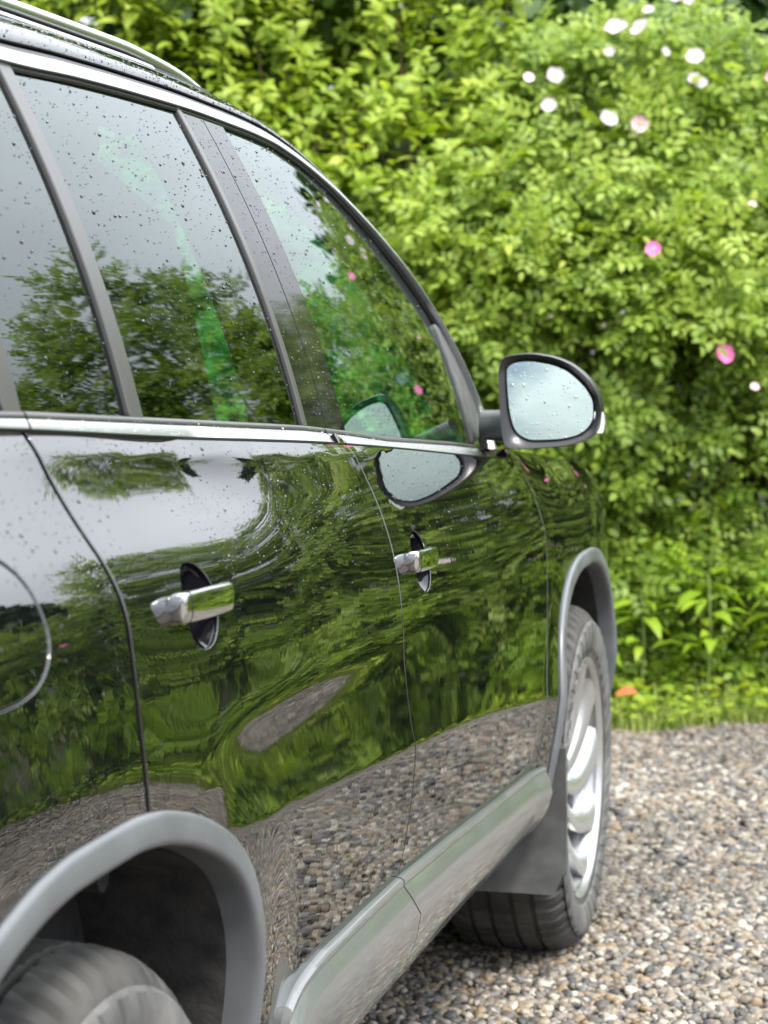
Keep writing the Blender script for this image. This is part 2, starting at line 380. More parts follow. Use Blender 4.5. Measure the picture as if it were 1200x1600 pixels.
e2r = ng.nodes.new('FunctionNodeEulerToRotation'); ng.links.new(named('rot', 'FLOAT_VECTOR'), e2r.inputs[0]); ng.links.new(e2r.outputs[0], iop.inputs['Rotation'])
ng.links.new(named('size', 'FLOAT'), iop.inputs['Scale']); ng.links.new(iop.outputs[0], go.inputs[0])
md = gravel.modifiers.new('pebbles', 'NODES'); md.node_group = ng

# ================================================================== PLANTS
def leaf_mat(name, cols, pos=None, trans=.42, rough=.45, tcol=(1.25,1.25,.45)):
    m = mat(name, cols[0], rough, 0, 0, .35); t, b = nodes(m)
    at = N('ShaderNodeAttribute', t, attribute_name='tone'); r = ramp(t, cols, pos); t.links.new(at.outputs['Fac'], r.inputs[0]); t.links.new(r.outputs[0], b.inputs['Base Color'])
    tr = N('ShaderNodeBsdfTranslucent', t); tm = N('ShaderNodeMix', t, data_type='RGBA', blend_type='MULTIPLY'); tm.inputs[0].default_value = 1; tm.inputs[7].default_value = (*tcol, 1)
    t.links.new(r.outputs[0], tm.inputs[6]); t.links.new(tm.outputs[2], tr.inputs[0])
    mx = N('ShaderNodeMixShader', t); mx.inputs[0].default_value = trans; o = t.nodes['Material Output']
    t.links.new(b.outputs[0], mx.inputs[1]); t.links.new(tr.outputs[0], mx.inputs[2]); t.links.new(mx.outputs[0], o.inputs[0])
    return m
ROSE = leaf_mat('rose_leaf', [(.075,.135,.018),(.15,.235,.032),(.24,.345,.048),(.36,.45,.08)])
TALL = leaf_mat('tall_plant_leaf', [(.14,.215,.02),(.23,.335,.032),(.34,.44,.05),(.46,.53,.09)])
DARK = leaf_mat('dark_tree_leaf', [(.020,.05,.012),(.04,.085,.016),(.065,.12,.02)], None, .2)
CONI = leaf_mat('conifer_needle', [(.018,.040,.012),(.032,.066,.018),(.05,.09,.024)], None, .1)
LIME = leaf_mat('lime_leaf', [(.16,.27,.02),(.24,.37,.025),(.34,.44,.04)], None, .4)
GRASS = leaf_mat('grass_blade', [(.12,.19,.035),(.22,.31,.05),(.36,.38,.11)], None, .3)
STEM = mat('rose_stem', (.16,.11,.06), .8); GSTEM = mat('green_stem', (.14,.19,.05), .7); BARK = mat('bark', (.10,.075,.05), .9)
PET_W = mat('white_petal_or_glint', (.46,.40,.43), .6); PET_P = mat('pink_petal', (.80,.16,.42), .6); PET_L = mat('pale_pink_petal', (.85,.55,.62), .6); YEL = mat('stamen_yellow', (.65,.48,.08), .7)

def leaflet(w=.27, bend=-.10, fold=.07, serr=0.):
    V = np.array([(0,0,0),(.34,0,.02),(.70,0,.01),(1,0,bend),(.30,w,fold),(.68,w*.82,fold+bend*.3),(.30,-w,fold),(.68,-w*.82,fold+bend*.3)], float)
    Q = np.array([(1,2,5,4),(2,1,6,7)]); T = np.array([(0,1,4),(0,6,1),(2,3,5),(2,7,3)]); return V, Q, T
def place(base, pos, ax, up, sc):
    """copies of base (V,Q,T): x axis along ax, z towards up"""
    V, Q, T = base; x = ax/np.linalg.norm(ax, axis=1)[:, None]; y = np.cross(up, x); y /= np.linalg.norm(y, axis=1)[:, None]+1e-9; z = np.cross(x, y)
    P = pos[:, None]+sc[:, None, None]*(V[None, :, :1]*x[:, None]+V[None, :, 1:2]*y[:, None]+V[None, :, 2:]*z[:, None])
    n = len(pos); k = len(V); off = (np.arange(n)*k)[:, None, None]
    return P.reshape(-1, 3), (Q[None]+off).reshape(-1, 4), (T[None]+off).reshape(-1, 3)
def join(parts):
    Vs, Qs, Ts = [], [], []; k = 0
    for V, Q, T in parts: Vs.append(V); Qs.append(Q+k); Ts.append(T+k); k += len(V)
    return np.concatenate(Vs), np.concatenate(Qs), np.concatenate(Ts)
def rand_unit(n): v = rng.normal(size=(n, 3)); return v/np.linalg.norm(v, axis=1)[:, None]
def pinnate(pairs=3, size=.40, gap=.27):
    """one compound leaf, rachis along +x, unit leaflet spread"""
    pos, ax = [], []
    for i in range(pairs):
        x = .25+i*gap
        for s in (1, -1): pos.append((x, 0, -.10*x*x)); ax.append((.55, s*1., -.12-.1*i))
    pos.append((.25+pairs*gap, 0, -.10*(.25+pairs*gap)**2)); ax.append((1, 0, -.35))
    pos = np.array(pos); ax = np.array(ax, float); up = np.tile([0, 0, 1.], (len(pos), 1))
    return place(leaflet(), pos, ax, up, np.full(len(pos), size))
def shoot(kind):
    """a leafy shoot along +z, about one unit long"""
    ps = []
    if kind == 'rose':
        n = rng.integers(9, 13); t = np.sort(rng.uniform(.15, 1.0, n)); a = np.arange(n)*2.4+rng.uniform(0, 6)
        d = np.stack([np.cos(a), np.sin(a), rng.uniform(-.1, .75, n)+t*.35], -1); pos = np.stack([.04*np.cos(a), .04*np.sin(a), t], -1)
        up = np.tile([0, 0, 1.], (n, 1))+rng.normal(0, .35, (n, 3)); V, Q, T = place(pinnate(), pos, d, up, rng.uniform(.33, .50, n))
    elif kind == 'tall':
        n = rng.integers(14, 20); t = np.sort(rng.uniform(.1, 1.0, n)); a = np.arange(n)*1.9+rng.uniform(0, 6)
        d = np.stack([np.cos(a), np.sin(a), rng.uniform(-.55, .45, n)+t*.3], -1); pos = np.stack([.02*np.cos(a), .02*np.sin(a), t], -1)
        up = np.tile([0, 0, 1.], (n, 1))+rng.normal(0, .3, (n, 3)); V, Q, T = place(leaflet(.20, -.22, .05), pos, d, up, rng.uniform(.30, .52, n)*(1.1-.35*t))
    else:
        n = 16; t = rng.uniform(0, 1, n); d = rand_unit(n); pos = rand_unit(n)*.30*rng.random((n, 1))+np.stack([0*t, 0*t, t], -1)
        V, Q, T = place(leaflet(.33, -.1, .06), pos, d, rand_unit(n)+[0, 0, .8], rng.uniform(.30, .5, n))
    return V, Q, T
def foliage_mesh(name, P, Dir, sc, kind, mt, parent, tone0, nt_=8, tonespread=.16):
    """shoots at P pointing along Dir; tone0: mean leaf tone per shoot (young tips paler)"""
    tm = [shoot(kind) for _ in range(nt_)]; pick = rng.integers(0, nt_, len(P)); parts, tones = [], []
    for k in range(nt_):
        i = np.nonzero(pick == k)[0]
        if not len(i): continue
        V, Q, T = tm[k]; base = (V[:, [2, 0, 1]], Q, T)          # along x now
        up = rand_unit(len(i)); parts.append(place(base, P[i], Dir[i], up, sc[i]))
        lt = np.repeat(rng.normal(0, tonespread, (len(i), len(V)//8)), 8, axis=1) if len(V) % 8 == 0 else np.zeros((len(i), len(V)))
        tones.append((tone0[i, None]+lt+.22*(V[None, :, 2]-.5)).ravel())
    V, Q, T = join(parts); tone = np.clip(np.concatenate(tones), 0, 1)
    o = mk(name, V, Q, T, mt, parent, True, None, None, {'tone': tone}); o['kind'] = 'stuff'; return o
# --- lumpy hedge face in (L, height) coordinates
_lr = np.random.default_rng(3); LC = np.stack([_lr.uniform(-4, 7.5, 90), _lr.uniform(0, 3, 90)], -1); LA = _lr.uniform(-.1, .34, 90); LW = _lr.uniform(.18, .42, 90)
def lump(L, z):
    r = 0
    for (a, b), h, s_ in zip(LC, LA, LW): r = r+h*np.exp(-((L-a)**2+(z-b)**2)/(2*s_*s_))
    return r
def top_h(L): return np.interp(L, [-4,-1.2,-.2,.25,.38,.55,1.0,1.35,1.8,2.4,2.8,3.05,3.3,3.6,3.75,4.0,4.4,5.2,7], HEDGE_TOP)+.09*np.sin(L*7.3)+.06*np.sin(L*17+1)
def face_D(L, z): return 7.42+.20*z-lump(L, z)*.8+.05*np.maximum(L, 0)-.42*np.maximum(L-3.2, 0)**1.25
FV = np.array([FH[0], FH[1], 0]); RV = np.array([RH[0], RH[1], 0]); ZV = np.array([0, 0, 1.])
def hedge_shoots(n, L0, L1, zlo=0., ztopf=top_h, thick=.55, lean=(.55, .75)):
    L = rng.uniform(L0, L1, n); tp = ztopf(L); z = zlo+(tp-zlo)*rng.uniform(0, 1, n)**.92
    k = z > 0; L, z, tp = L[k], z[k], tp[k]; n = len(L)
    dep = rng.exponential(.5, n)*thick*.5
    D = face_D(L, z)+dep+np.maximum(z-tp+.35, 0)*.9*rng.random(n)
    x, y = LD(L, D); P = np.stack([x, y, z-.10], -1)
    turn = np.clip((L-3.2)*.45, 0, 1.2)[:, None]
    outw = -FV*np.cos(turn)-RV*np.sin(turn)
    d = outw*lean[0]+ZV*lean[1]+rand_unit(n)*.55
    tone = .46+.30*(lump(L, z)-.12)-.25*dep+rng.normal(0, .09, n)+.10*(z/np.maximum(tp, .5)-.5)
    return P, d, tone, L, z, dep
def rose_bush(label, L0, L1, n, stems, group='rose bushes of the hedge', back=90, **kw):
    xc, yc = LD((L0+L1)/2, 7.9+0*L0); b = tag(empty('rose_bush', (float(xc), float(yc), 0)), label, 'rose bush', group)
    P, d, tone, *_ = hedge_shoots(n, L0, L1, **kw); o = np.array(b.location)
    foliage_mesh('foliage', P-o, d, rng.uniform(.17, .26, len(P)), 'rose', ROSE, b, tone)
    if back:
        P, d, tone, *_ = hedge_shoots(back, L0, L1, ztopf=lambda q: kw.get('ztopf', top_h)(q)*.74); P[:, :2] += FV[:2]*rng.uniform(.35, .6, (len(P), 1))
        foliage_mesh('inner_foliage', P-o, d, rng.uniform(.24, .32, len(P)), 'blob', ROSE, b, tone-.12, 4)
    for i in range(stems):
        L = rng.uniform(L0, L1); h = float(top_h(L))*rng.uniform(.5, .92); D0 = float(face_D(L, .2))+rng.uniform(.15, .5); D1 = float(face_D(L, h))+rng.uniform(.03, .2); L2 = L+rng.normal(0, .22)
        p = [np.array([*LD(L, D0), 0.]), np.array([*LD(L*.6+L2*.4, D0*.5+D1*.5), h*.55]), np.array([*LD(L2, D1), h])]
        tube('stem', np.array(p)-o, np.linspace(.009, .004, 9), STEM, b, 6, 9)
    return b
def rose_blossom_or_glint(bush, L, z, r, mt, D=None, face=None):
    r *= .66
    D = float(face_D(L, z))-.24 if D is None else D
    x, y = LD(L, D); o = bush.location; c = np.array([float(x)-o.x, float(y)-o.y, z-o.z])
    ax = -FV*.9+ZV*.5+rng.normal(0, .3, 3); ax /= np.linalg.norm(ax); u = np.cross(ax, [.3, .2, 1]); u /= np.linalg.norm(u); v = np.cross(ax, u)
    ps = []
    for k in range(5):
        a = k*2*np.pi/5+rng.uniform(-.15, .15); d = np.cos(a)*u+np.sin(a)*v; s_ = np.cross(ax, d); g = []
        for i, t in enumerate(np.linspace(0, 1, 5)):
            wv = r*(.10+.58*np.sin(min(t*1.25, 1.)*np.pi*.5))*(1 if t < .9 else .82)
            for q in np.linspace(-1, 1, 5): g.append(c+d*r*t*(1-.06*q*q*(t > .8))+s_*wv*q+ax*r*(.10+.28*t*t-.12*t+.10*q*q*t+rng.normal(0, .02)))
        Q = [(i*5+j, i*5+j+1, (i+1)*5+j+1, (i+1)*5+j) for i in range(4) for j in range(4)]; ps.append((np.array(g)+rng.normal(0, r*.05, (25, 3)), np.array(Q), np.zeros((0, 3), int)))
    V, Q, T = join(ps); b = mk('rose_blossom_or_glint', V, Q, T, mt, bush)
    th = np.linspace(0, 2*np.pi, 10, endpoint=False); rg = [c+ax*r*.12+(np.cos(th)[:, None]*u+np.sin(th)[:, None]*v)*r*.24, c+ax*r*.24+(np.cos(th)[:, None]*u+np.sin(th)[:, None]*v)*r*.16, c+ax*r*.27+0*th[:, None]*u]
    loft('stamens', rg, YEL, b, True, False, 60); return b
def pix(px, py, D): return (px-600)/3422*D, 1.194+D*(math.tan(R_(-4.277))+(800-py)/3422)  # used only for the table below
HEDGE_TOP = [2.8,3.1,3.05,2.8,2.62,2.42,2.32,2.28,2.12,2.45,2.95,3.25,3.25,2.75,2.2,2.1,2.3,2.3,2.1]
# --- tall pale-leaved shrub at the left
xs_, ys_ = LD(-.8, 7.9)
tallb = tag(empty('tall_shrub', (float(xs_), float(ys_), 0)), 'tall yellow-green shrub with drooping lance leaves rising behind the car roof', 'shrub')
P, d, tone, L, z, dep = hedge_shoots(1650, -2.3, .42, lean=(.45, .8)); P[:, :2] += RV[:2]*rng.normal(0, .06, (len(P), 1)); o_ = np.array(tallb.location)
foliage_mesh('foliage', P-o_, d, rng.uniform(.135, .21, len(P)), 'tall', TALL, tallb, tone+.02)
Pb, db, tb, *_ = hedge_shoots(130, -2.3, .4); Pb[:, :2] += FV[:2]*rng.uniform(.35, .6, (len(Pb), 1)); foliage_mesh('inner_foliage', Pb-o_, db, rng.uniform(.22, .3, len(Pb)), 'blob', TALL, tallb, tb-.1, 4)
for i in range(16):
    L_ = rng.uniform(-1.6, .4); h = rng.uniform(1.4, 2.5); D0 = float(face_D(L_, .2))+.35; D1 = float(face_D(L_, h))+.05
    tube('stem', np.array([[*LD(L_, D0), 0.], [*LD(L_+.05, D0*.4+D1*.6), h*.55], [*LD(L_+rng.normal(0, .1), D1), h]])-o_, np.linspace(.010, .004, 9), GSTEM if i % 2 else STEM, tallb, 6, 9)
# --- the hedge goes on to the left, behind the car
xs_, ys_ = LD(-4., 8.3)
farb = tag(empty('tall_shrub', (float(xs_), float(ys_), 0)), 'yellow-green shrub at the far left end of the hedge, beyond the car', 'shrub'); o_ = np.array(farb.location)
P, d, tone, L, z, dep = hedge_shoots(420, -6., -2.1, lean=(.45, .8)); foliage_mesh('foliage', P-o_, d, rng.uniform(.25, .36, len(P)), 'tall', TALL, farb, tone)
# --- rose bushes
RB1 = rose_bush('rose bush below the tall shrub with a few small pink blooms, above the car bonnet', -.25, .62, 200, 7, ztopf=lambda L: np.minimum(top_h(L), 1.75))
RB2 = rose_bush('rose bush crowned with white blossoms above the door mirror', .36, 1.02, 290, 9)
RB3 = rose_bush('rose bush with one bright pink bloom to the right of the door mirror', .92, 1.75, 360, 10)
RB4 = rose_bush('rose bush just outside the picture, mirrored in the front door paint', 1.65, 2.55, 300, 8)
RB5 = rose_bush('tall rose bush mirrored as a leafy crown in the rear door window', 2.45, 3.65, 480, 9)
RB6 = rose_bush('low rose bush mirrored at the rear edge of the car', 3.5, 5.2, 260, 8)
RB7 = rose_bush('last rose bush of the hedge, beside the parking ground', 5.0, 7.2, 150, 6)
RB0 = rose_bush('rose bush in front of the car bonnet, seen through the windscreen', -2.6, -.15, 190, 8, ztopf=lambda L: np.minimum(top_h(L), 1.5))
for L_, z_, r_, c_ in [(0.78,2.266,.055,'W'),(.858,2.261,.05,'W'),(.758,2.188,.026,'W'),(.938,2.181,.025,'W'),(1.04,2.163,.045,'W'),(1.033,2.09,.032,'W'),(1.06,2.076,.03,'W'),(.579,2.115,.042,'W'),(.49,2.11,.027,'L'),(.555,2.008,.038,'W'),(.747,1.954,.045,'W'),(.85,1.938,.042,'L'),(.888,2.323,.03,'W'),(.983,2.364,.03,'W'),(1.027,2.36,.03,'W')]:
    rose_blossom_or_glint(RB2, L_, z_, r_, {'W': PET_W, 'P': PET_P, 'L': PET_L}[c_])
for L_, z_, r_, c_ in [(.858,1.508,.035,'P'),(1.108,1.175,.05,'P'),(1.324,2.108,.04,'P'),(1.234,1.065,.022,'L'),(1.206,1.663,.02,'L'),(1.5,1.5,.04,'P')]:
    rose_blossom_or_glint(RB3, L_, z_, r_, {'W': PET_W, 'P': PET_P, 'L': PET_L}[c_])
for L_, z_, r_, c_ in [(.119,1.316,.03,'L'),(.06,1.095,.03,'P'),(.3,.85,.03,'P')]: rose_blossom_or_glint(RB1, L_, z_, r_, {'P': PET_P, 'L': PET_L}[c_])
for b_, lst in ((RB4, [(2.2,.9,'W')]), (RB5, [(3.2,1.7,'W')]), (RB6, [(3.9,1.0,'P'),(4.6,.9,'P')])):
    for L_, z_, c_ in lst: rose_blossom_or_glint(b_, L_, z_, .04, {'W': PET_W, 'P': PET_P, 'L': PET_L}[c_])
for L_, z_ in [(.72,1.27),(.75,1.2),(.66,1.33),(.78,1.31),(.83,1.24),(.92,1.30),(.96,1.15),(.69,1.18),(1.12,1.72),(1.16,1.60),(1.10,1.58),(.55,1.30),(1.2,1.68)]: rose_blossom_or_glint(RB3 if L_ > .9 else RB2, L_, z_, .011, PET_W, float(face_D(L_, z_))-.06)  # tiny white blossoms added as glints of sky showing through the hedge
# --- low bright plants at the foot of the hedge
def leafy_plant(L, D, h, n, size, label, mt=LIME, droop=-.35, group='bright low plants at the hedge foot'):
    x, y = LD(L, D); b = tag(empty('leafy_plant', (float(x), float(y), 0)), label, 'plant', group)
    tube('stem', [(0, 0, 0), (.01, 0, h*.6), (0, .01, h)], np.linspace(.006, .003, 6), GSTEM, b, 6, 6)
    V, Q, T = leaflet(.19, droop, .05)
    for k in range(n):
        a = k*2.4+rng.uniform(0, .8); e = rng.uniform(-.35, .55); sc_ = size*rng.uniform(.7, 1.15); zz = h*rng.uniform(.45, 1.)
        ax = np.array([[math.cos(a), math.sin(a), e]]); VV, QQ, TT = place((V, Q, T), np.array([[0, 0, zz]])+ax*.03, ax, np.array([[0, 0, 1.]])+rng.normal(0, .2, (1, 3)), np.array([sc_]))
        mk('leaf', VV, QQ, TT, mt, b, True, None, None, {'tone': np.clip(np.full(8, rng.uniform(.2, .95)), 0, 1)})
leafy_plant(1.08, 7.26, .44, 22, .12, 'lime-green plant with long drooping leaves right of the front wheel arch')
leafy_plant(.86, 7.28, .36, 18, .11, 'lime-green drooping plant next to the front wheel arch edge')
leafy_plant(1.33, 7.3, .40, 18, .11, 'yellow-green low plant at the right picture edge')
leafy_plant(.70, 7.3, .40, 16, .11, 'low green plant half hidden behind the front wheel')
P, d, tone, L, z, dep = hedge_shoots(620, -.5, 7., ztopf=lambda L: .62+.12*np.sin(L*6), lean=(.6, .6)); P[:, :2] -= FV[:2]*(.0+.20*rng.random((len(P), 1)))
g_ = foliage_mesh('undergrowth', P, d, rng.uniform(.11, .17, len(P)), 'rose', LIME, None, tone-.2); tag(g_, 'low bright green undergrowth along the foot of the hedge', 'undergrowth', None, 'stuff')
# --- grass verge
n = 15000; L = rng.uniform(-1.5, 4.2, n); D = edge_D(L)+rng.exponential(.22, n)*1.0-.03; ov = np.maximum(L-3.2, 0)**1.25*.42
x, y = LD(L, D); hgt = rng.uniform(.02, .075, n)*(1+.9*(D-edge_D(L))); a = rng.uniform(0, 6.28, n)
V0 = np.array([(-.055,0,0),(.055,0,0),(.04,.1,.5),(-.04,.1,.5),(0,.38,1.)]); ca, sa = np.cos(a), np.sin(a)
P = V0[None]*hgt[:, None, None]; X = P[..., 0]*ca[:, None]-P[..., 1]*sa[:, None]+x[:, None]; Y = P[..., 0]*sa[:, None]+P[..., 1]*ca[:, None]+y[:, None]
off = np.arange(n)[:, None]*5
gs_ = mk('grass', np.stack([X, Y, P[..., 2]-.004], -1).reshape(-1, 3), np.array([[0, 1, 2, 3]])+off, np.array([[3, 2, 4]])+off, GRASS, None, True, None, None, {'tone': np.repeat(rng.random(n), 5)}); tag(gs_, 'short grass verge between the pebbles and the hedge', 'grass', None, 'stuff')
n = 3800; L = rng.uniform(-1.0, 4., n); D = edge_D(L)+rng.uniform(-.02, .75, n); x, y = LD(L, D)
V, Q, T = place(leaflet(.38, -.05, .05), np.stack([x, y, rng.uniform(.02, .09, n)], -1), np.stack([rng.normal(size=n), rng.normal(size=n), rng.uniform(-.2, .5, n)], -1), rand_unit(n)*.4+[0, 0, 1], rng.uniform(.025, .05, n))
g_ = mk('clover', V, Q, T, TALL, None, True, None, None, {'tone': np.repeat(rng.uniform(.2, .8, n), 8)}); tag(g_, 'small broad clover leaves spread through the grass verge', 'clover', None, 'stuff')
# verge soil sheet
ys_ = np.linspace(-3, 8, 60); a_ = np.stack([*LD(ys_, np.minimum(edge_D(ys_)+.02, face_D(ys_, 0)-.25)), 0*ys_+.001], -1); b_2 = np.stack([*LD(ys_, edge_D(ys_)+6), 0*ys_+.001], -1)
tag(loft('verge_soil', [a_, b_2], SOIL, None), kind='structure')
# a wilted red leaf lying in the grass
V, Q, T = place(leaflet(.3, -.05, .1), np.array([[*map(float, LD(.735, 6.9)), .10]]), np.array([[.6, -.3, .1]]), np.array([[0, -.6, 1.]]), np.array([.085]))
tag(mk('fallen_leaf', V, Q, T, mat('wilted_red_leaf', (.42,.12,.04), .6)), 'wilted orange-red leaf in the grass beside the front tyre', 'leaf')
# --- trees behind
def tree(nm, label, cat, L, D, h, r, mt, n, zlo=.35, kind='blob', sc=.30, group=None, conical=False):
    x, y = LD(L, D); t = tag(empty(nm, (float(x), float(y), 0)), label, cat, group)
    tube('trunk', [(0, 0, 0), (.03, .02, h*.5), (0, 0, h*.8)], np.linspace(.05+.02*h, .02, 8), BARK, t, 8, 8)
    for k in range(6):
        a = k*1.05; z0 = h*(.35+.07*k); tube('limb', [(0, 0, z0), (r*.4*math.cos(a), r*.4*math.sin(a), z0+h*.10), (r*.75*math.cos(a), r*.75*math.sin(a), z0+h*.16)], np.linspace(.03, .01, 6), BARK, t, 6, 6)
    u = rand_unit(n); zz = h*zlo+(h*(1-zlo))*(u[:, 2]*.5+.5)
    lum = 1+.16*np.sin(u[:, 0]*5+L)+.14*np.sin(u[:, 1]*6+u[:, 2]*4)
    rad = (1-rng.random(n)**3*.6)*lum*r*np.sqrt(np.maximum(1-u[:, 2]**2, .02))
    if conical: rad = r*(1.02-(zz-h*zlo)/(h*(1-zlo)))*rng.uniform(.5, 1.1, n)
    aa = np.arctan2(u[:, 1], u[:, 0]); P = np.stack([rad*np.cos(aa), rad*np.sin(aa), zz], -1)
    d = np.stack([np.cos(aa), np.sin(aa), .5+0*aa if not conical else -.1+0*aa], -1)+rand_unit(n)*.5
    foliage_mesh('crown', P, d, rng.uniform(.8, 1.2, n)*sc, kind, mt, t, .5+.35*(lum-1)+rng.normal(0, .1, n), 5); return t
tree('dark_tree', 'dark green tree showing above the white roses at the top right', 'tree', 1.05, 10.6, 3.0, 1.25, DARK, 500, sc=.34)
tree('dark_tree', 'dark green tree behind the hedge near the top right picture corner', 'tree', 1.95, 13.0, 2.9, 1.1, DARK, 420, sc=.36)
tree('dark_tree', 'dark tree standing behind the tall yellow-green shrub', 'tree', -.9, 10.2, 4.0, 1.8, DARK, 800, sc=.36)
tree('conifer', 'dark conifer beyond the hedge, mirrored in the rearmost window', 'conifer', 7.1, 11.4, 4.4, 1.5, CONI, 900, .05, 'blob', .30, None, True)
# ================================================================== THE CAR
car = tag(empty('parked_car'), "black rain-beaded car with grey wheel arches and silver trim parked on the gravel", "car")

def inside(poly, y, z):
    poly = np.asarray(poly); r = np.zeros(y.shape, bool); n = len(poly); j = n-1
    for i in range(n):
        yi, zi = poly[i]; yj, zj = poly[j]
        c = ((zi > z) != (zj > z)) & (y < (yj-yi)*(z-zi)/(zj-zi+1e-12)+yi)
        r ^= c; j = i
    return r
def snap(poly, P):
    poly = np.asarray(poly); best = np.full(len(P), 1e9); out = P.copy()
    for i in range(len(poly)):
        a = poly[i]; b = poly[(i+1) % len(poly)]; ab = b-a; L = ab@ab
        if L < 1e-12: continue
        t = np.clip(((P-a)@ab)/L, 0, 1); q = a+t[:, None]*ab; d = np.linalg.norm(P-q, axis=1)
        m = d < best; best[m] = d[m]; out[m] = q[m]
    return out, best
def fnormal(fn, y, z, s=1, e=1e-3):
    gy = (fn(y+e, z)-fn(y-e, z))/(2*e); gz = (fn(y, z+e)-fn(y, z-e))/(2*e)
    n = np.stack([np.ones_like(gy), -gy, -gz], -1); n /= np.linalg.norm(n, axis=1)[:, None]
    n[:, 0] *= s; return n
def panel(name, poly, fn, mat, parent=car, h=.008, holes=(), s=1, edge=.0014, depth=.016, off=0., fine=False):
    """sheet of the body surface X = fn(y, z) cut to a (y, z) outline, edges rolled in"""
    poly = np.asarray(poly, float)
    y0, z0 = poly.min(0)-h*.37; y1, z1 = poly.max(0)+h
    ys = np.arange(y0, y1+h, h); zs = np.arange(z0, z1+h, h)
    Y, Z = np.meshgrid(ys, zs, indexing='ij'); ny, nz = Y.shape
    cy, cz = (Y[:-1, :-1]+h/2), (Z[:-1, :-1]+h/2)
    ok = inside(poly, cy, cz)
    for ho in holes: ok &= ~inside(ho, cy, cz)
    I, J = np.nonzero(ok); q = np.stack([I*nz+J, (I+1)*nz+J, (I+1)*nz+J+1, I*nz+J+1], -1)
    used, inv = np.unique(q, return_inverse=True); q = inv.reshape(-1, 4)
    P = np.stack([Y.ravel()[used], Z.ravel()[used]], -1)
    # boundary edges (directed)
    e = np.concatenate([q[:, [0, 1]], q[:, [1, 2]], q[:, [2, 3]], q[:, [3, 0]]])
    key = e[:, 0].astype(np.int64)*len(P)+e[:, 1]; rev = e[:, 1].astype(np.int64)*len(P)+e[:, 0]
    bd = e[~np.isin(key, rev)]; bi = np.unique(bd)
    loops = [poly]+[np.asarray(x, float) for x in holes]
    best = np.full(len(bi), 1e9); tgt = P[bi].copy()
    for L in loops:
        t, d = snap(L, P[bi]); m = d < best; best[m] = d[m]; tgt[m] = t[m]
    P[bi] = tgt
    for L in loops:                                   # keep sharp corners of the outline
        a = L-np.roll(L, 1, 0); b = np.roll(L, -1, 0)-L
        ca = (a*b).sum(1)/(np.linalg.norm(a, axis=1)*np.linalg.norm(b, axis=1)+1e-9)
        for c in L[ca < .8]:
            k = np.linalg.norm(P[bi]-c, axis=1).argmin(); P[bi[k]] = c
    # relax the row next to the edge
    nb = np.zeros(len(P)); sm2 = np.zeros_like(P)
    for a, b in ((0, 1), (1, 2), (2, 3), (3, 0)):
        np.add.at(sm2, q[:, a], P[q[:, b]]); np.add.at(nb, q[:, a], 1); np.add.at(sm2, q[:, b], P[q[:, a]]); np.add.at(nb, q[:, b], 1)
    isb = np.zeros(len(P), bool); isb[bi] = True
    near = np.zeros(len(P), bool); near[q[isb[q].any(1)].ravel()] = True; near &= ~isb
    P[near] = (sm2/nb[:, None])[near]
    X = fn(P[:, 0], P[:, 1])+off
    V = np.stack([X, P[:, 0], P[:, 1]], -1); nr = fnormal(fn, P[:, 0], P[:, 1])
    # rolled edge: two more rings
    tang = np.zeros_like(P); dv = P[bd[:, 1]]-P[bd[:, 0]]; outn = np.stack([dv[:, 1], -dv[:, 0]], -1)
    outn /= np.linalg.norm(outn, axis=1)[:, None]+1e-9
    np.add.at(tang, bd[:, 0], outn); np.add.at(tang, bd[:, 1], outn)
    to = tang[bi]; to /= np.linalg.norm(to, axis=1)[:, None]+1e-9
    n0 = nr[bi]; t3 = np.stack([np.zeros(len(bi)), to[:, 0], to[:, 1]], -1); t3 -= (t3*n0).sum(1)[:, None]*n0; t3 /= np.linalg.norm(t3, axis=1)[:, None]+1e-9
    r1 = V[bi]+t3*edge*.7-n0*edge*.3; r2 = V[bi]+t3*edge-n0*edge; r3 = r2-n0*depth
    mp = np.full(len(P), -1); mp[bi] = np.arange(len(bi)); k = len(bi); B = len(P)
    bq = []
    a, b = bd[:, 0], bd[:, 1]; A, Bb = mp[a], mp[b]
    bq.append(np.stack([b, a, B+A, B+Bb], -1)); bq.append(np.stack([B+Bb, B+A, B+k+A, B+k+Bb], -1)); bq.append(np.stack([B+k+Bb, B+k+A, B+2*k+A, B+2*k+Bb], -1))
    V = np.concatenate([V, r1, r2, r3]); h45 = n0+t3; h45 /= np.linalg.norm(h45, axis=1)[:, None]
    nr = np.concatenate([nr, h45, t3, t3]); Q = np.concatenate([q]+bq)
    if s < 0:
        V[:, 0] *= -1; nr[:, 0] *= -1; Q = Q[:, ::-1]
    o = mk(name, V, Q, None, mat, parent, True, nr)
    if mat in (PAINT, GLOSSB):
        o.data.materials.append(SHUT); mi = np.zeros(len(Q), np.int32); mi[-len(bd):] = 1; o.data.polygons.foreach_set('material_index', mi)
    return o
def dense(P, step=.02):
    P = np.asarray(P, float); out = []
    for a, b in zip(P[:-1], P[1:]):
        n = max(1, int(np.linalg.norm(b-a)/step)); out += [a+(b-a)*t for t in np.arange(n)/n]
    return np.array(out+[P[-1]])
def smooth_curve(P, n=80): return path_resample(P, n)
ARCH_H = np.array([(0,.797),(.06,.7965),(.121,.791),(.189,.777),(.253,.756),(.306,.730),(.345,.700),(.373,.664),(.394,.62),(.407,.57),(.414,.515),(.418,.45),(.420,.33)])
def arch_curve(yc, off=0., n=120):
    H = np.concatenate([ARCH_H[::-1]*[-1, 1], ARCH_H[1:]]); P = path_resample(H+[yc-.02, 0], n)
    t = np.gradient(P, axis=0); t /= np.linalg.norm(t, axis=1)[:, None]; nn = np.stack([-t[:, 1], t[:, 0]], -1)
    return P+nn*off
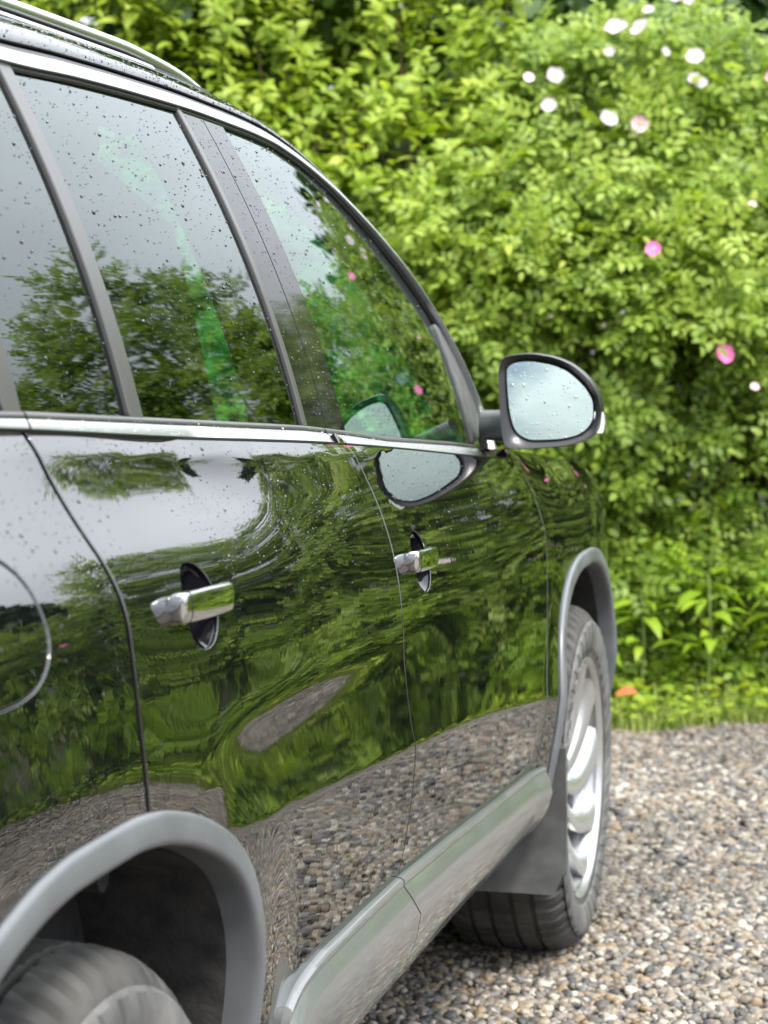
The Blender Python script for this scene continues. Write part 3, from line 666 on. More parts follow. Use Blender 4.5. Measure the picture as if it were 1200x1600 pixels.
def superell(cy, cz, a, b, n=2.4, k=64, tilt=0):
    t = np.linspace(0, 2*np.pi, k, endpoint=False); c, s_ = np.cos(t), np.sin(t)
    y = a*np.sign(c)*np.abs(c)**(2/n); z = b*np.sign(s_)*np.abs(s_)**(2/n)
    return np.stack([cy+y*np.cos(tilt)-z*np.sin(tilt), cz+y*np.sin(tilt)+z*np.cos(tilt)], -1)
G = .0030                                             # half of a shut line
def ztrim(y): return zbelt(y)-.001
YR = .090                                             # rear door shut line
bsh = np.array([(1.036,1.085),(1.046,1.05),(1.052,1.0),(1.050,.95),(1.044,.90),(1.040,.85),(1.040,.80),(1.044,.75),(1.052,.70),(1.060,.66),(1.064,.61),(1.060,.56),(1.05,.512),(1.04,.45),(1.03,.36)])
lead = np.array([(2.085,1.018),(2.115,1.000),(2.140,.970),(2.150,.92),(2.148,.86),(2.14,.80),(2.125,.73),(2.105,.66),(2.085,.58),(2.07,.50),(2.06,.36)])
bsh = smooth_curve(bsh, 60); lead = smooth_curve(lead, 60)
def top_edge(y0, y1, n=60):
    y = np.linspace(y0, y1, n); return np.stack([y, ztrim(y)], -1)
aR = arch_curve(0., -.004); aF = arch_curve(2.604, -.004)
iy = np.searchsorted(aR[:, 0], YR)
hR = superell(.283, .951, .045, .042, 2.2, 60); hF = superell(1.190, .907, .045, .042, 2.2, 60)
for s in (1, -1):
    st = .0075 if s > 0 else .02
    # front door
    b0 = bsh+[G, 0]; l0 = lead-[G, 0]
    poly = np.concatenate([b0[::-1], top_edge(b0[0, 0], l0[0, 0])[1:-1], l0])
    fd = panel('front_door', poly, Xb, PAINT, h=st, holes=[hF] if s > 0 else [], s=s)
    # rear door
    ar = aR[iy:]; ar = ar[ar[:, 1] > .36]
    bb = bsh-[G, 0]
    poly = np.concatenate([[(YR+.0015, aR[iy, 1])], [(YR+.0015, ztrim(YR+G))], top_edge(YR+.0015, bb[0, 0])[1:-1], bb, ar[::-1]])
    rd = panel('rear_door', dense(np.r_[poly, poly[:1]], .03)[:-1], Xb, PAINT, h=st, holes=[hR] if s > 0 else [], s=s)
    # rear quarter with the fuel flap
    fl = superell(-.185, .984, .105, .060, 2.7, 70)
    al = aR[:iy]; al = al[al[:, 1] > .45]
    qy = YR-.0105
    poly = np.concatenate([al, [(qy, al[-1, 1])], [(qy, ztrim(qy))], top_edge(qy, -.98)[1:], [(-.99, .45)]])
    qp = panel('rear_quarter_panel', poly, Xb, PAINT, h=st, holes=[fl] if s > 0 else [], s=s)
    if s > 0:
        c = np.array([-.185, .984]); f2 = c+(fl-c)*.93
        rg_ = []
        for f_, d_ in ((.925,-.012),(.928,-.0065),(.945,-.0062),(.965,-.0048),(.985,-.0022),(1.0,.0002)):
            q_ = c+(fl-c)*f_; rg_.append(np.stack([Xb(q_[:, 0], q_[:, 1])+d_, q_[:, 0], q_[:, 1]], -1))
        loft('fuel_flap_rim', rg_, PAINT, qp, True, False, 70, flip=True)
        panel('fuel_flap', f2, Xb, PAINT, qp, h=.006, s=s, edge=.002, depth=.012, off=.0005)
        panel('fuel_flap_well', c+(fl-c)*1.03, Xb, BLACKP, qp, h=.02, off=-.010)
    # front fender
    af = aF[aF[:, 1] > .42]; ll = lead+[G, 0]
    ye = np.linspace(lead[0, 0]+G, 3.42, 40); zt_ = np.stack([ye, np.interp(ye, [2.08, 2.3, 2.6, 3.0, 3.42], [1.016, 1.003, .985, .945, .86])], -1)
    lft = ll[ll[:, 1] > .46][::-1]
    k = af[:, 1] > .45
    poly = np.concatenate([lft, zt_[1:], [(3.42, .55), (3.05, .50)], af[af[:, 0] > 2.6][::-1], af[af[:, 0] <= 2.6][::-1]])
    ff = panel('front_fender', dense(np.r_[poly, poly[:1]], .03)[:-1], Xb, PAINT, h=st*1.2, s=s)
    if s > 0: FD, RD, QP, FF = fd, rd, qp, ff
    # body behind the shut lines
    zz = np.linspace(.36, 1.10, 24); yy = np.linspace(-.95, 3.2, 70)
    # wheel arch flares, liners
    for yc in (0., 2.604):
        P = arch_curve(yc, 0., 110); m = P[:, 1] > .345
        P = P[m]; t = np.gradient(P, axis=0); t /= np.linalg.norm(t, axis=1)[:, None]; nn = np.stack([-t[:, 1], t[:, 0]], -1)
        prof = [(.0010,-.010),(.0010,-.001),(.0006,.0035),(-.0015,.0058),(-.005,.0068),(-.013,.0078),(-.0225,.0084),(-.0268,.0076),(-.0290,.0052),(-.0300,.001),(-.0306,-.006),(-.0320,-.030),(-.0324,-.036),(-.030,-.038)]
        rings = []
        xb0 = Xb(P[:, 0], P[:, 1])
        for o_, dx in prof:
            q = P+nn*o_; rings.append(np.stack([s*(xb0+dx), q[:, 0], q[:, 1]], -1))
        rings = np.array(rings).transpose(1, 0, 2)
        fo = loft('wheel_arch_flare', rings, FLARE, car, sharp=70, flip=s < 0)
        # liner: inner barrel + inner wall
        L = []
        for dx, rr in ((-.026,-.0334),(-.038,-.0322),(-.12,-.031),(-.25,-.031),(-.34,-.035)):
            q = P+nn*rr; L.append(np.stack([s*((xb0 if dx > -.1 else .89)+dx+0*q[:, 0]), q[:, 0], q[:, 1]], -1))
        q = P+nn*-.045; cen = np.stack([s*(.55+0*q[:, 0]), yc+(q[:, 0]-yc)*.1, .4+(q[:, 1]-.4)*.1], -1); L.append(cen)
        li = loft('wheel_arch_liner', np.array(L).transpose(1, 0, 2), LINER, car, sharp=50, flip=s < 0)
        # moulded ribs in the liner
        for ang in ((115, 60) if yc == 0 else (60,)):
            pt = P[np.abs(np.degrees(np.arctan2(P[:, 1]-.345, P[:, 0]-yc))-ang).argmin()]
            tube('liner_rib', [(s*.81, pt[0]+(yc-pt[0])*.14, pt[1]-.05), (s*.58, pt[0]+(yc-pt[0])*.14, pt[1]-.05)], .016, LINER, li, 8)

# ---------------- door cladding (silver), both sides
def ctop(y): return np.interp(y, [.52,.549,.599,.64,.694,.86,1.05,1.34,1.64,2.04,2.12],[.430,.478,.497,.504,.508,.510,.509,.496,.480,.461,.456])
split = np.array([(1.040,.515),(1.046,.497),(1.075,.468),(1.112,.438),(1.102,.412),(1.088,.395),(1.098,.384),(1.078,.345),(1.05,.325),(1.03,.30)])
def ysplit(z): return np.interp(z, split[::-1, 1], split[::-1, 0])
def front_end(z): return np.interp(z, [.28,.33,.38,.42,.47],[2.02,2.055,2.085,2.095,2.10])
def clad(name, ya, yb, parent, s):
    # profile: drop below the top edge -> X outside the door skin
    D = [(-.002,-.010),(-.001,.002),(.001,.0075),(.0035,.0100),(.009,.0108),(.0105,.0098),(.014,.0118),(.032,.0205),(.034,.0215),(.06,.0235),(.095,.0235),(.118,.0205),(.1195,.018),(.122,.018),(.1235,.0195),(.150,.0115),(.166,.0),(.172,-.02),(.175,-.05)]
    V = []
    n = 70; U = np.linspace(0, 1, n)
    for dz, dx in D:
        y = .5+1.5*U; 
        for _ in range(6):
            zt0 = ctop(y); zb0 = zt0-dz
            f = np.clip((zt0-.33)/.18, .55, 1); zq = zt0-dz*f
            a = ya(zq); b = yb(zq); y = a+(b-a)*U
        x = Xb(y, np.maximum(zq, .3)); xr = Xb(y, zt0*0+.47)
        xx = np.where(dz > .04, np.minimum(x, xr)+.006, x)
        V.append(np.stack([s*(xx+dx), y, zq], -1))
    V = np.array(V).transpose(1, 0, 2)
    e0 = V[0].copy(); e0[:, 0] = s*np.minimum(np.abs(V[0][:, 0]), Xb(V[0][:, 1], np.maximum(V[0][:, 2], .42))-.003); e1 = V[-1].copy(); e1[:, 0] -= s*.022
    V = np.concatenate([e0[None], V, e1[None]])
    return loft(name, V, SILVER, parent, sharp=26, flip=s > 0)
for s, fdd, rdd in ((1, FD, RD),):
    clad('door_cladding', lambda z: ysplit(z)+.0022, front_end, fdd, s)
    clad('door_cladding', lambda z: np.interp(z, [.30,.36,.42,.47,.5],[.475,.50,.53,.550,.57]), lambda z: ysplit(z)-.0022, rdd, s)
# sill end piece between the rear flare and the door cladding
sy = np.linspace(.395, .56, 14)
rings = []
for y in sy:
    u = (y-.395)/.165; zt0 = .365+.05*u; x0 = float(Xb(y, .45))
    rings.append([(x0-.02, y, zt0+.004), (x0+.004, y, zt0), (x0+.014, y, zt0-.012), (x0+.018, y, zt0-.05), (x0+.015, y, .34), (x0, y, .315), (x0-.06, y, .30)])
loft('sill_end_piece', rings, SILVER, car, sharp=35, flip=True)
# under body and sill underside
rbox('underbody', (0, 1.3, .30), (1.56, 2.0, .12), BLACKP, car, .03)
rbox('rear_floor', (0, -.55, .36), (1.50, .5, .12), BLACKP, car, .03)
rbox('rear_axle_beam', (0, 0, .33), (1.10, .10, .10), BLACKP, car, .03)
rbox('front_axle_beam', (0, 2.604, .33), (1.10, .12, .12), BLACKP, car, .03)

# ---------------- mud flap behind the front wheel
def flap(s):
    zz = np.linspace(.192, .47, 14); xs = np.linspace(0, 1, 9); F, Bk = [], []
    for z in zz:
        y = 2.238-.02*max(0, (z-.33)/.14)
        x1 = .908 if z > .25 else .908-.018*(1-(z-.205)/.045)
        x0 = .715
        xx = x0+(x1-x0)*xs
        F.append(np.stack([xx, y-.010*xs**2*0+.004*np.sin(xs*3), z+0*xs], -1)); Bk.append(F[-1]+[0, .012, 0])
    F = np.array(F); Bk = np.array(Bk)
    ring = np.concatenate([F, Bk[:, ::-1]], 1); ring[:, :, 0] *= s
    return loft('mud_flap', ring, DARKP, car, True, True, 40, flip=s > 0)
flap(1); flap(-1)

# ---------------- greenhouse curves on the glass surface
def gsurf(P, dx=0.): P = np.asarray(P, float); return np.stack([Xg(P[:, 0], P[:, 1])+dx, P[:, 0], P[:, 1]], -1)
CH = path_resample([(-1.05,1.425),(-.9,1.447),(-.6,1.470),(-.3,1.481),(.1,1.489),(.38,1.494),(.58,1.503),(.79,1.509),(1.05,1.513),(1.25,1.513),(1.40,1.510),(1.54,1.496),(1.69,1.465),(1.82,1.422),(1.95,1.366),(2.06,1.305),(2.165,1.225),(2.25,1.115),(2.303,1.013)], 150)
CHt = np.gradient(CH, axis=0); CHt /= np.linalg.norm(CHt, axis=1)[:, None]; CHn = np.stack([-CHt[:, 1], CHt[:, 0]], -1)   # points up / forward
def band(name, offs, mat, parent, s=1, sl=slice(None), sharp=40, grow=0., closed=False):
    rings = []
    for o_, dx in offs:
        q = CH[sl]+CHn[sl]*o_; X = Xg(CH[sl][:, 0], CH[sl][:, 1])
        slope = (Xg(CH[sl][:, 0], CH[sl][:, 1]+.01)-X)/.01
        rings.append(np.stack([s*(X+slope*(q[:, 1]-CH[sl][:, 1])+dx+grow*sm(1.5, 2.1, CH[sl][:, 0])*(dx > -.004)), q[:, 0], q[:, 1]], -1))
    return loft(name, np.array(rings).transpose(1, 0, 2), mat, parent, closed, closed, sharp, flip=s > 0)
iB = int(np.abs(CH[:, 0]-1.055).argmin()); iC = int(np.abs(CH[:, 0]-.02).argmin())
chp = [(-.0165,-.006),(-.0163,.004),(-.0152,.0062),(-.0135,.0068),(-.001,.0030),(.0004,.0018),(.001,-.006)]
for s, fdd, rdd, qpp in ((1, FD, RD, QP), (-1, fd, rd, qp)):
    band('window_chrome_strip', chp, CHROME, fdd, s, slice(iB, None), 40, .008); band('window_chrome_strip', chp, CHROME, rdd, s, slice(0, iB+1))
    band('window_seal', [(-.0235,-.014),(-.023,-.002),(-.0205,.001),(-.017,.000),(-.0165,-.010)], RUBBER, fdd, s, slice(iB, None))
    band('window_seal', [(-.0235,-.014),(-.023,-.002),(-.0205,.001),(-.017,.000),(-.0165,-.010)], RUBBER, rdd, s, slice(0, iB+1))
    band('door_frame_channel', [(.0005,-.012),(.001,-.002),(.006,-.004),(.009,-.010),(.0105,-.014)], RUBBER, car, s)
# painted cant rail running into the windscreen pillar
wdt = np.interp(CH[:, 0], [-1, .4, .8, 1.1, 1.4, 1.7, 2.1, 2.3], [1, 1, .92, .8, .55, .45, .40, .35])
def cantrail(s):
    offs = [(.0095,-.016),(.010,-.008),(.012,-.004),(.017,-.0025),(.024,-.004),(.032,-.009),(.040,-.018),(.047,-.031),(.052,-.048),(.055,-.07)]
    rings = []; X = Xg(CH[:, 0], CH[:, 1]); sl = (Xg(CH[:, 0], CH[:, 1]+.01)-X)/.01
    for o_, dx in offs:
        oo = .010+(o_-.010)*wdt; q = CH+CHn*oo[:, None]
        rings.append(np.stack([s*(X+sl*(q[:, 1]-CH[:, 1])*.8+dx*np.maximum(wdt, .5)), q[:, 0], q[:, 1]], -1))
    rings = np.array(rings).transpose(1, 0, 2)
    loft('roof_side_rail', rings, PAINT, car, sharp=60, flip=s > 0)
    return rings[:, -1]
eR = cantrail(1); eL = cantrail(-1)
# roof skin, windscreen, rear window
iW = int(np.abs(CH[:, 0]-1.33).argmin()); iT = int(np.abs(CH[:, 0]+.86).argmin())
def span(idx, crown, n=25, ymid=0.):
    rings = []
    for i in idx:
        a, b = eR[i], eL[i]; u = np.linspace(0, 1, n)[:, None]; c = (1-(2*u-1)**2)
        q = a*(1-u)+b*u; q[:, 2] += (c*crown)[:, 0]; q[:, 1] += (c*ymid)[:, 0]; rings.append(q)
    return np.array(rings)
loft('roof', span(range(iT, iW+1, 2), .085), PAINT, car, sharp=60)
loft('windscreen', span(range(iW, len(CH), 2), .055, ymid=.14), GLASS, car, sharp=60)
loft('rear_roof_edge', span(range(0, iT+1, 2), .075), PAINT, car, sharp=60)
# tailgate and rear
tg = []
for z, y in ((1.46,-1.06),(1.2,-1.2),(1.13,-1.25),(1.0,-1.28),(.75,-1.28),(.55,-1.2),(.40,-1.1)):
    hw = float(Xg(-1., z))-.02 if z > 1.13 else .80
    x = np.linspace(-hw, hw, 15); tg.append(np.stack([x, y+.12*(x/hw)**2, z+0*x], -1))
loft('tailgate', tg, PAINT, car, sharp=60)
# hood, nose
hd = []
for y in np.linspace(2.10, 3.55, 24):
    ze = np.interp(y, [2.08, 2.3, 2.6, 3.0, 3.42, 3.55], [1.016, 1.003, .985, .945, .86, .80])
    xe = float(Xb(min(y, 3.42), ze))-.003; x = np.linspace(xe, -xe, 25); u = x/xe
    crown = np.interp(y, [2.1, 2.4, 3.2, 3.55], [.035, .055, .05, .02])
    hd.append(np.stack([x, y+.12*(1-u**2)*0, ze+crown*(1-np.abs(u)**2.6)], -1))
loft('bonnet', hd, PAINT, car, sharp=60, flip=True)
ns = []
for z, yv in ((.82,3.55),(.7,3.60),(.5,3.62),(.35,3.58),(.25,3.5)):
    x = np.linspace(.78, -.78, 15); ns.append(np.stack([x, yv-.16*(x/.78)**2, z+0*x], -1))
loft('front_bumper', ns, PAINT, car, sharp=60)
rbox('windscreen_cowl', (0, 2.23, .97), (1.35, .20, .06), BLACKP, car, .02)
# roof rails
for s in (1, -1):
    P = np.array([(-.95,-.012),(-.85,.004),(-.6,.010),(0,.010),(.6,.010),(1.0,.010),(1.15,.007),(1.26,.0),(1.33,-.012)])
    yy = P[:, 0]; zb = np.interp(yy, CH[:, 0], eR[:, 2]); xb_ = np.interp(yy, CH[:, 0], eR[:, 0])-.012
    path = path_resample(np.stack([xb_, yy, zb+.012+P[:, 1]], -1), 60)
    rings = []
    for p in path:
        w_, h_ = .016, .009
        t = np.linspace(0, 2*np.pi, 14, endpoint=False)
        rings.append(np.stack([s*(p[0]+w_*np.sign(np.cos(t))*np.abs(np.cos(t))**.7), p[1]+0*t, p[2]+h_*np.sign(np.sin(t))*np.abs(np.sin(t))**.7], -1))
    rr = loft('roof_rail', rings, CHROME, car, True, True, 60, flip=s > 0)
    b = path_resample(np.stack([xb_, yy, zb+.006], -1), 40)
    rings = [[(s*(p[0]+.020), p[1], p[2]-.012), (s*(p[0]+.016), p[1], p[2]+.004), (s*(p[0]+.012), p[1], p[2]+.006), (s*(p[0]-.012), p[1], p[2]+.006), (s*(p[0]-.02), p[1], p[2]-.012)] for p in b]
    loft('roof_rail_base', rings, RUBBER, rr, sharp=40, flip=s < 0)
    loft('roof_rail_skirt', [[(s*(p[0]+.024), p[1], p[2]-.006), (s*(p[0]+.026), p[1], p[2]-.003), (s*(p[0]+.022), p[1], p[2]+.002), (s*(p[0]+.014), p[1], p[2]+.003)] for p in b[3:-4]], SILVER, rr, sharp=40, flip=s < 0)

# ---------------- side glass, pillars, belt trim
def ztop(y): return np.interp(y, CH[:, 0], CH[:, 1])
def wb(y): return np.interp(y, [-.95,.09,.353,.64,.94,1.16,1.37,1.85,2.07,2.14],[1.178,1.141,1.1285,1.1145,1.100,1.085,1.069,1.042,1.028,1.024])
def offtop(y0, y1, off, n=50):
    m = CH+CHn*off; k = (m[:, 0] > y0) & (m[:, 0] < y1); return m[k]
gl_off = -.022
def win(name, ya, yb, parent, s=1, extra=None, off=-.004):
    yv = np.linspace(ya, yb, 30); lo = np.stack([yv, wb(yv)-.006], -1)
    tp = offtop(ya, yb, gl_off)
    poly = np.concatenate([lo, [(yb, np.interp(yb, tp[:, 0], tp[:, 1]))], tp[::-1], [(ya, np.interp(ya, tp[:, 0], tp[:, 1]))]]) if extra is None else extra
    return panel(name, poly, Xg, GLASS, parent, h=.02, s=s, edge=.0005, depth=.002, off=off)
for s, fdd, rdd, qpp in ((1, FD, RD, QP), (-1, fd, rd, qp)):
    win('rear_door_glass', .375, .962, rdd, s); win('small_rear_glass', .085, .352, rdd, s); win('quarter_window', -.62, -.02, qpp, s)
    yv = np.linspace(1.148, 2.096, 40); lo = np.stack([yv, wb(yv)-.006], -1); tp = offtop(1.148, 2.080, gl_off)
    k = tp[:, 1] > 1.24
    poly = np.concatenate([lo, [(2.096, 1.205)], tp[k][::-1], [(1.148, float(np.interp(1.148, tp[:, 0], tp[:, 1])))]])
    win('front_door_glass', 0, 0, fdd, s, extra=poly)
    # pillar covers
    def strip(name, ya, yb, mt, parent, off, zb0=-.004, top=-.017, h=.01, edge=.0014, depth=.010):
        yv = np.linspace(ya, yb, 6); lo = np.stack([yv, wb(yv)+zb0], -1); hi = np.stack([yv, ztop(yv)+top], -1)
        return panel(name, dense(np.concatenate([lo, hi[::-1], lo[:1]]), .03)[:-1], Xg, mt, parent, h=h, s=s, edge=edge, depth=depth, off=off)
    strip('pillar_cover', .966, 1.0525, GLOSSB, rdd, .000); strip('pillar_cover', 1.0575, 1.150, GLOSSB, fdd, .000)
    strip('pillar_seal', .949, .963, TRIMG, rdd, .0012, h=.005, edge=.002, depth=.004)
    strip('window_divider_bar', .349, .382, TRIMG, rdd, .0015, h=.006, edge=.002, depth=.004)
    strip('window_divider_bar', .052, .0855, TRIMG, rdd, .0015, h=.006, edge=.002, depth=.004)
    strip('rear_pillar_cover', -.028, .0465, GLOSSB, qpp, .0)
    # belt trim: satin strip, thin grey wiper above, dark joint below
    for nm, ya, yb, par in (('front', 1.040, 2.155, fdd), ('rear', .092, 1.036, rdd), ('quarter', -.95, .088, qpp)):
        yv = np.linspace(ya, yb, 60); zl = ztrim(yv)+.001; zu = wb(yv)-.0080
        xl = Xb(yv, zl); xu = Xg(yv, zu)
        end = np.ones_like(yv)
        if nm == 'front': end = np.clip((yb-yv)/.03, .02, 1)**.5
        ht = (zu-zl-.0018)*end; xt = xu+.0028; xb2 = np.clip(xl-.003, xt+.45*ht, xt+1.35*ht)
        rings = []
        for f, dx in ((0.,-.016),(0.,-.0008),(.04,.0),(.5,.0006),(.97,.0),(1.,-.002),(1.,-.010)):
            rings.append(np.stack([s*(xb2+(xt-xb2)*f+dx), yv, zl+.0018+ht*f], -1))
        loft('belt_trim', np.array(rings).transpose(1, 0, 2), CHROME, par, sharp=28, flip=s < 0)
        rings = []
        for f, dx in ((0.,-.004),(0,.003),(.3,.004),(.8,.003),(1,.000),(1,-.006)):
            z = zu+.0004+f*.0062; rings.append(np.stack([s*(Xg(yv, z)+dx*.8), yv, z], -1))
        m = (yv < 2.10)
        loft('belt_seal', np.array(rings).transpose(1, 0, 2)[m], TRIMG, par, sharp=45, flip=s < 0)
        rings = [np.stack([s*(xl+dx), yv, zl+dz], -1) for dz, dx in ((-.0008,-.010),(-.0006,.0012),(.0014,.0012),(.0016,-.006))]
        loft('belt_joint', np.array(rings).transpose(1, 0, 2), RUBBER, par, sharp=45, flip=s < 0)
    # mirror triangle
    tp = offtop(2.03, 2.32, -.0195); tp = tp[tp[:, 1] < 1.235]; tp = tp[tp[:, 1] > 1.03]
    poly = np.concatenate([[(2.098, 1.028), (2.098, 1.20)], [(2.10, 1.235)], tp])
    panel('mirror_triangle', dense(np.r_[poly, poly[:1]], .02)[:-1], Xg, DARKP, fdd, h=.007, s=s, edge=.003, off=.002)
    # frame behind the triangle / pillar filler
    strip_p = np.concatenate([offtop(1.2, 2.32, .004), offtop(1.2, 2.32, -.03)[::-1]])

# ---------------- door handles (right side)
def handle(cy, cz, parent, hole, hl_):
    # bowl
    rings = []
    c = np.array([hole[:, 0].mean(), hole[:, 1].mean()])
    for f, d in [(1.03,.0012),(1.0,.0022)]+[(f_, .003+.024*(1-f_**2.1)) for f_ in (.96,.9,.82,.72,.6,.46,.3,.15,.03)]:
        q = c+(hole-c)*f; x0 = Xb(q[:, 0], q[:, 1]) if f > 2 else float(Xb(c[0], c[1]))+(Xb(q[:, 0], q[:, 1])-float(Xb(c[0], c[1])))
        rings.append(np.stack([x0-d, q[:, 0], q[:, 1]], -1))
    loft('handle_recess', rings, RECESS, parent, True, False, 70, flip=False)
    # bar: rounded grip with chrome skin
    ys = np.r_[-1, -.995, -.98, -.955, -.92, np.linspace(-.88, .88, 26), .92, .955, .98, .995, 1]; hl = hl_; rings = []
    for u in ys:
        y = cy+hl*u; a_ = max(0, (abs(u)-.90)/.10); e = math.sqrt(max(0, 1-a_**2.2))*.38+.62
        hz = .0148*(.96+.04*(1-u*u))*(e*.6+.4); hx = .0060*e
        z = cz-.002*u; x0 = float(Xb(y, cz))+.010+.002*(1-u*u)
        t = np.linspace(0, 2*np.pi, 28, endpoint=False); c_, s_ = np.cos(t), np.sin(t)
        fill = max(float(sm(-.40, -.60, u)), float(sm(.80, .95, u))); gap_ = max(0, x0-hx-(float(Xb(y, cz))-.004))
        xo_ = hx*np.sign(c_)*np.abs(c_)**.75; xo_ = np.where(c_ < 0, xo_*(1+fill*gap_/hx), xo_)
        rings.append(np.stack([x0+xo_, y+0*t, z+hz*np.sign(s_)*np.abs(s_)**.62], -1))
    hb = loft('door_handle', rings, CHROMEP, parent, True, True, 42, flip=True)
    # joint groove near the rear end, foot pieces
    for u in (-.78,):
        y = cy+hl*u; x0 = float(Xb(y, cz))+.010+.002*(1-u*u); t = np.linspace(0, 2*np.pi, 29); c_, s_ = np.cos(t), np.sin(t)
        tube('handle_joint', np.stack([x0+.0060*np.sign(c_)*np.abs(c_)**.75, y+0*t, cz-.002*u+.0146*np.sign(s_)*np.abs(s_)**.62], -1), .0006, RUBBER, hb, 5)
    for u, nm in ((-.70, 'handle_foot'),):
        y = cy+hl*u; rbox(nm, (float(Xb(y, cz))+.001, y, cz), (.012, .018, .018), CHROMEP, hb, .004)
    return hb
handle(.268, .956, RD, hR, .072); handle(1.172, .912, FD, hF, .064)

# ---------------- wheels
def revolve(name, prof, cx, cy, cz, mat, parent, n=72, s=1, sharp=30, mod=None):
    th = np.linspace(0, 2*np.pi, n, endpoint=False); rings = []
    for t in th:
        p = np.array([(r, x) for r, x in prof]) if mod is None else mod(t)
        rings.append(np.stack([cx+s*p[:, 1], cy+p[:, 0]*np.cos(t), cz+p[:, 0]*np.sin(t)], -1))
    rings = np.array(rings+[rings[0]])
    return loft(name, rings, mat, parent, False, False, sharp, flip=s > 0)
def tyre_profile():
    half = [(.236,.112),(.240,.1165),(.246,.1165),(.262,.121),(.285,.1235),(.300,.122),(.316,.116),(.327,.108),(.334,.099),(.339,.090)]
    tread = []
    for c in (.062, .022, -.022, -.062):
        r = .3435 if abs(c) > .04 else .345
        tread += [(r, c+.0055), (r-.007, c+.0045), (r-.007, c-.0045), (r, c-.0055)]
    other = [(r, -x) for r, x in half[::-1]]
    return [(r, x) for r, x in half]+tread+other
def wheel(cx, cy, s, rot):
    cz = .343
    TP = np.array(tyre_profile()); nseg = 360
    tread_mid = (np.abs(TP[:, 1]) < .108) & (TP[:, 0] > .325)
    shoulder = (np.abs(TP[:, 1]) > .085) & (np.abs(TP[:, 1]) < .117) & (TP[:, 0] > .312)
    def mod(t):
        p = TP.copy(); k = int(round(t/(2*np.pi)*nseg))
        if k % 6 in (0, 1): p[shoulder, 0] -= .009
        if k % 6 == 3: p[(np.abs(TP[:, 1]) < .07) & (TP[:, 0] > .342), 0] -= .0025
        return p
    barrel = [(.150,-.10),(.195,-.105),(.215,-.108),(.233,-.112),(.238,-.110),(.230,-.100),(.214,-.08),(.209,0.),(.213,.05),(.219,.080),(.2235,.098),(.2275,.106),(.2335,.1125),(.2375,.1155),(.240,.1125),(.236,.108)]
    wh = revolve('wheel', barrel, cx, cy, cz, RIMD, car, 96, s, 35)
    ty = revolve('tyre', TP, cx, cy, cz, TYRE, wh, nseg, s, 28, mod)
    # serrated sidewall ring
    SR = []
    for t in np.linspace(0, 2*np.pi, 421):
        g = []
        for r_, x_ in ((.252,.1180),(.256,.1202),(.272,.1232),(.290,.1248),(.306,.1232),(.311,.1205)):
            a_ = t+s*(r_-.25)*2.0; hgt = (.0022 if math.cos(t*42) > .15 else 0.) if .253 < r_ < .309 else 0.
            g.append((cx+s*(x_+hgt), cy+r_*math.cos(a_), cz+r_*math.sin(a_)))
        SR.append(g)
    loft('tyre_sidewall', SR, TYRES, wh, sharp=28, flip=s > 0)
    revolve('rim_flange', [(.214,.062),(.2195,.082),(.224,.099),(.228,.107),(.234,.1135),(.238,.1165),(.2405,.1135)], cx, cy, cz, RIM, wh, 96, s, 35)
    # ten swept blades
    nb = 10
    for b in range(nb):
        a0 = rot+b*2*np.pi/nb; ru = np.linspace(0, 1, 16); F = []
        for u in ru:
            r = .045+(.226-.045)*u; a = a0+s*(.62*u**1.6); wv = .026+.046*u**.9 if u < .86 else (.026+.046*.86**.9)*(1+.35*(u-.86)/.14)
            x = .062+.040*u**.7-.006*np.sin(u*np.pi)
            tv = np.linspace(-1, 1, 7); ring = []
            for t in tv:
                aa = a+t*wv/(2*r)*1.0
                ring.append((cx+s*(x+.006*(1-t*t)-.010*(t > .99)-.004*t), cy+r*np.cos(aa), cz+r*np.sin(aa)))
            for t in tv[::-1]:
                aa = a+t*wv/(2*r)*.9
                ring.append((cx+s*(x-.018), cy+r*np.cos(aa), cz+r*np.sin(aa)))
            F.append(ring)
        loft('spoke', F, RIM, wh, True, True, 50, flip=s < 0)
    revolve('hub_cap', [(.0005,.064),(.02,.064),(.029,.062),(.033,.057),(.036,.050),(.05,.046),(.062,.040),(.066,.02),(.062,-.02)], cx, cy, cz, RIM, wh, 40, s, 40)
    for k in range(5):
        t = k*2*np.pi/5; rbox('wheel_bolt', (cx+s*.052, cy+.05*np.cos(t), cz+.05*np.sin(t)), (.014, .014, .014), RIMD, wh, .004)
    revolve('brake_disc', [(.07,-.02),(.158,-.02),(.158,-.040),(.07,-.04)], cx, cy, cz, RIMD, wh, 48, s, 40)
    return wh
wheel(.768, 0., 1, .35); wheel(.768, 2.604, 1, .15); wheel(-.768, 0., -1, .2); wheel(-.768, 2.604, -1, .5)

# ---------------- door mirror
MY = 1.955
def px2w(P):           # outline of the housing face, measured in metres across (x) and up (z)
    return np.array(P, float)
HO = px2w(MIRROR_OUT); GO = px2w(MIRROR_GL)
def closed_resample(P, n):
    P = np.r_[P, P[:1]]; P3 = np.r_[P[-4:-1], P, P[1:4]]
    d = np.r_[0, np.cumsum(np.linalg.norm(np.diff(P3, axis=0), axis=1))]; a, b = d[3], d[-4]
    t = np.linspace(a, b, n, endpoint=False); return np.stack([cr(d, P3[:, k], t) for k in (0, 1)], -1)
HO = closed_resample(HO, 72); GO = closed_resample(GO, 72)
mc = HO.mean(0)
mn = np.array([MIR_NX, -1, MIR_NZ]); mn /= np.linalg.norm(mn)
def face_y(P): return MY+(mn[0]*(P[:, 0]-mc[0])+mn[2]*(P[:, 1]-mc[1]))/(-mn[1])
def mring(P, dy): return np.stack([P[:, 0], face_y(P)+dy, P[:, 1]], -1)
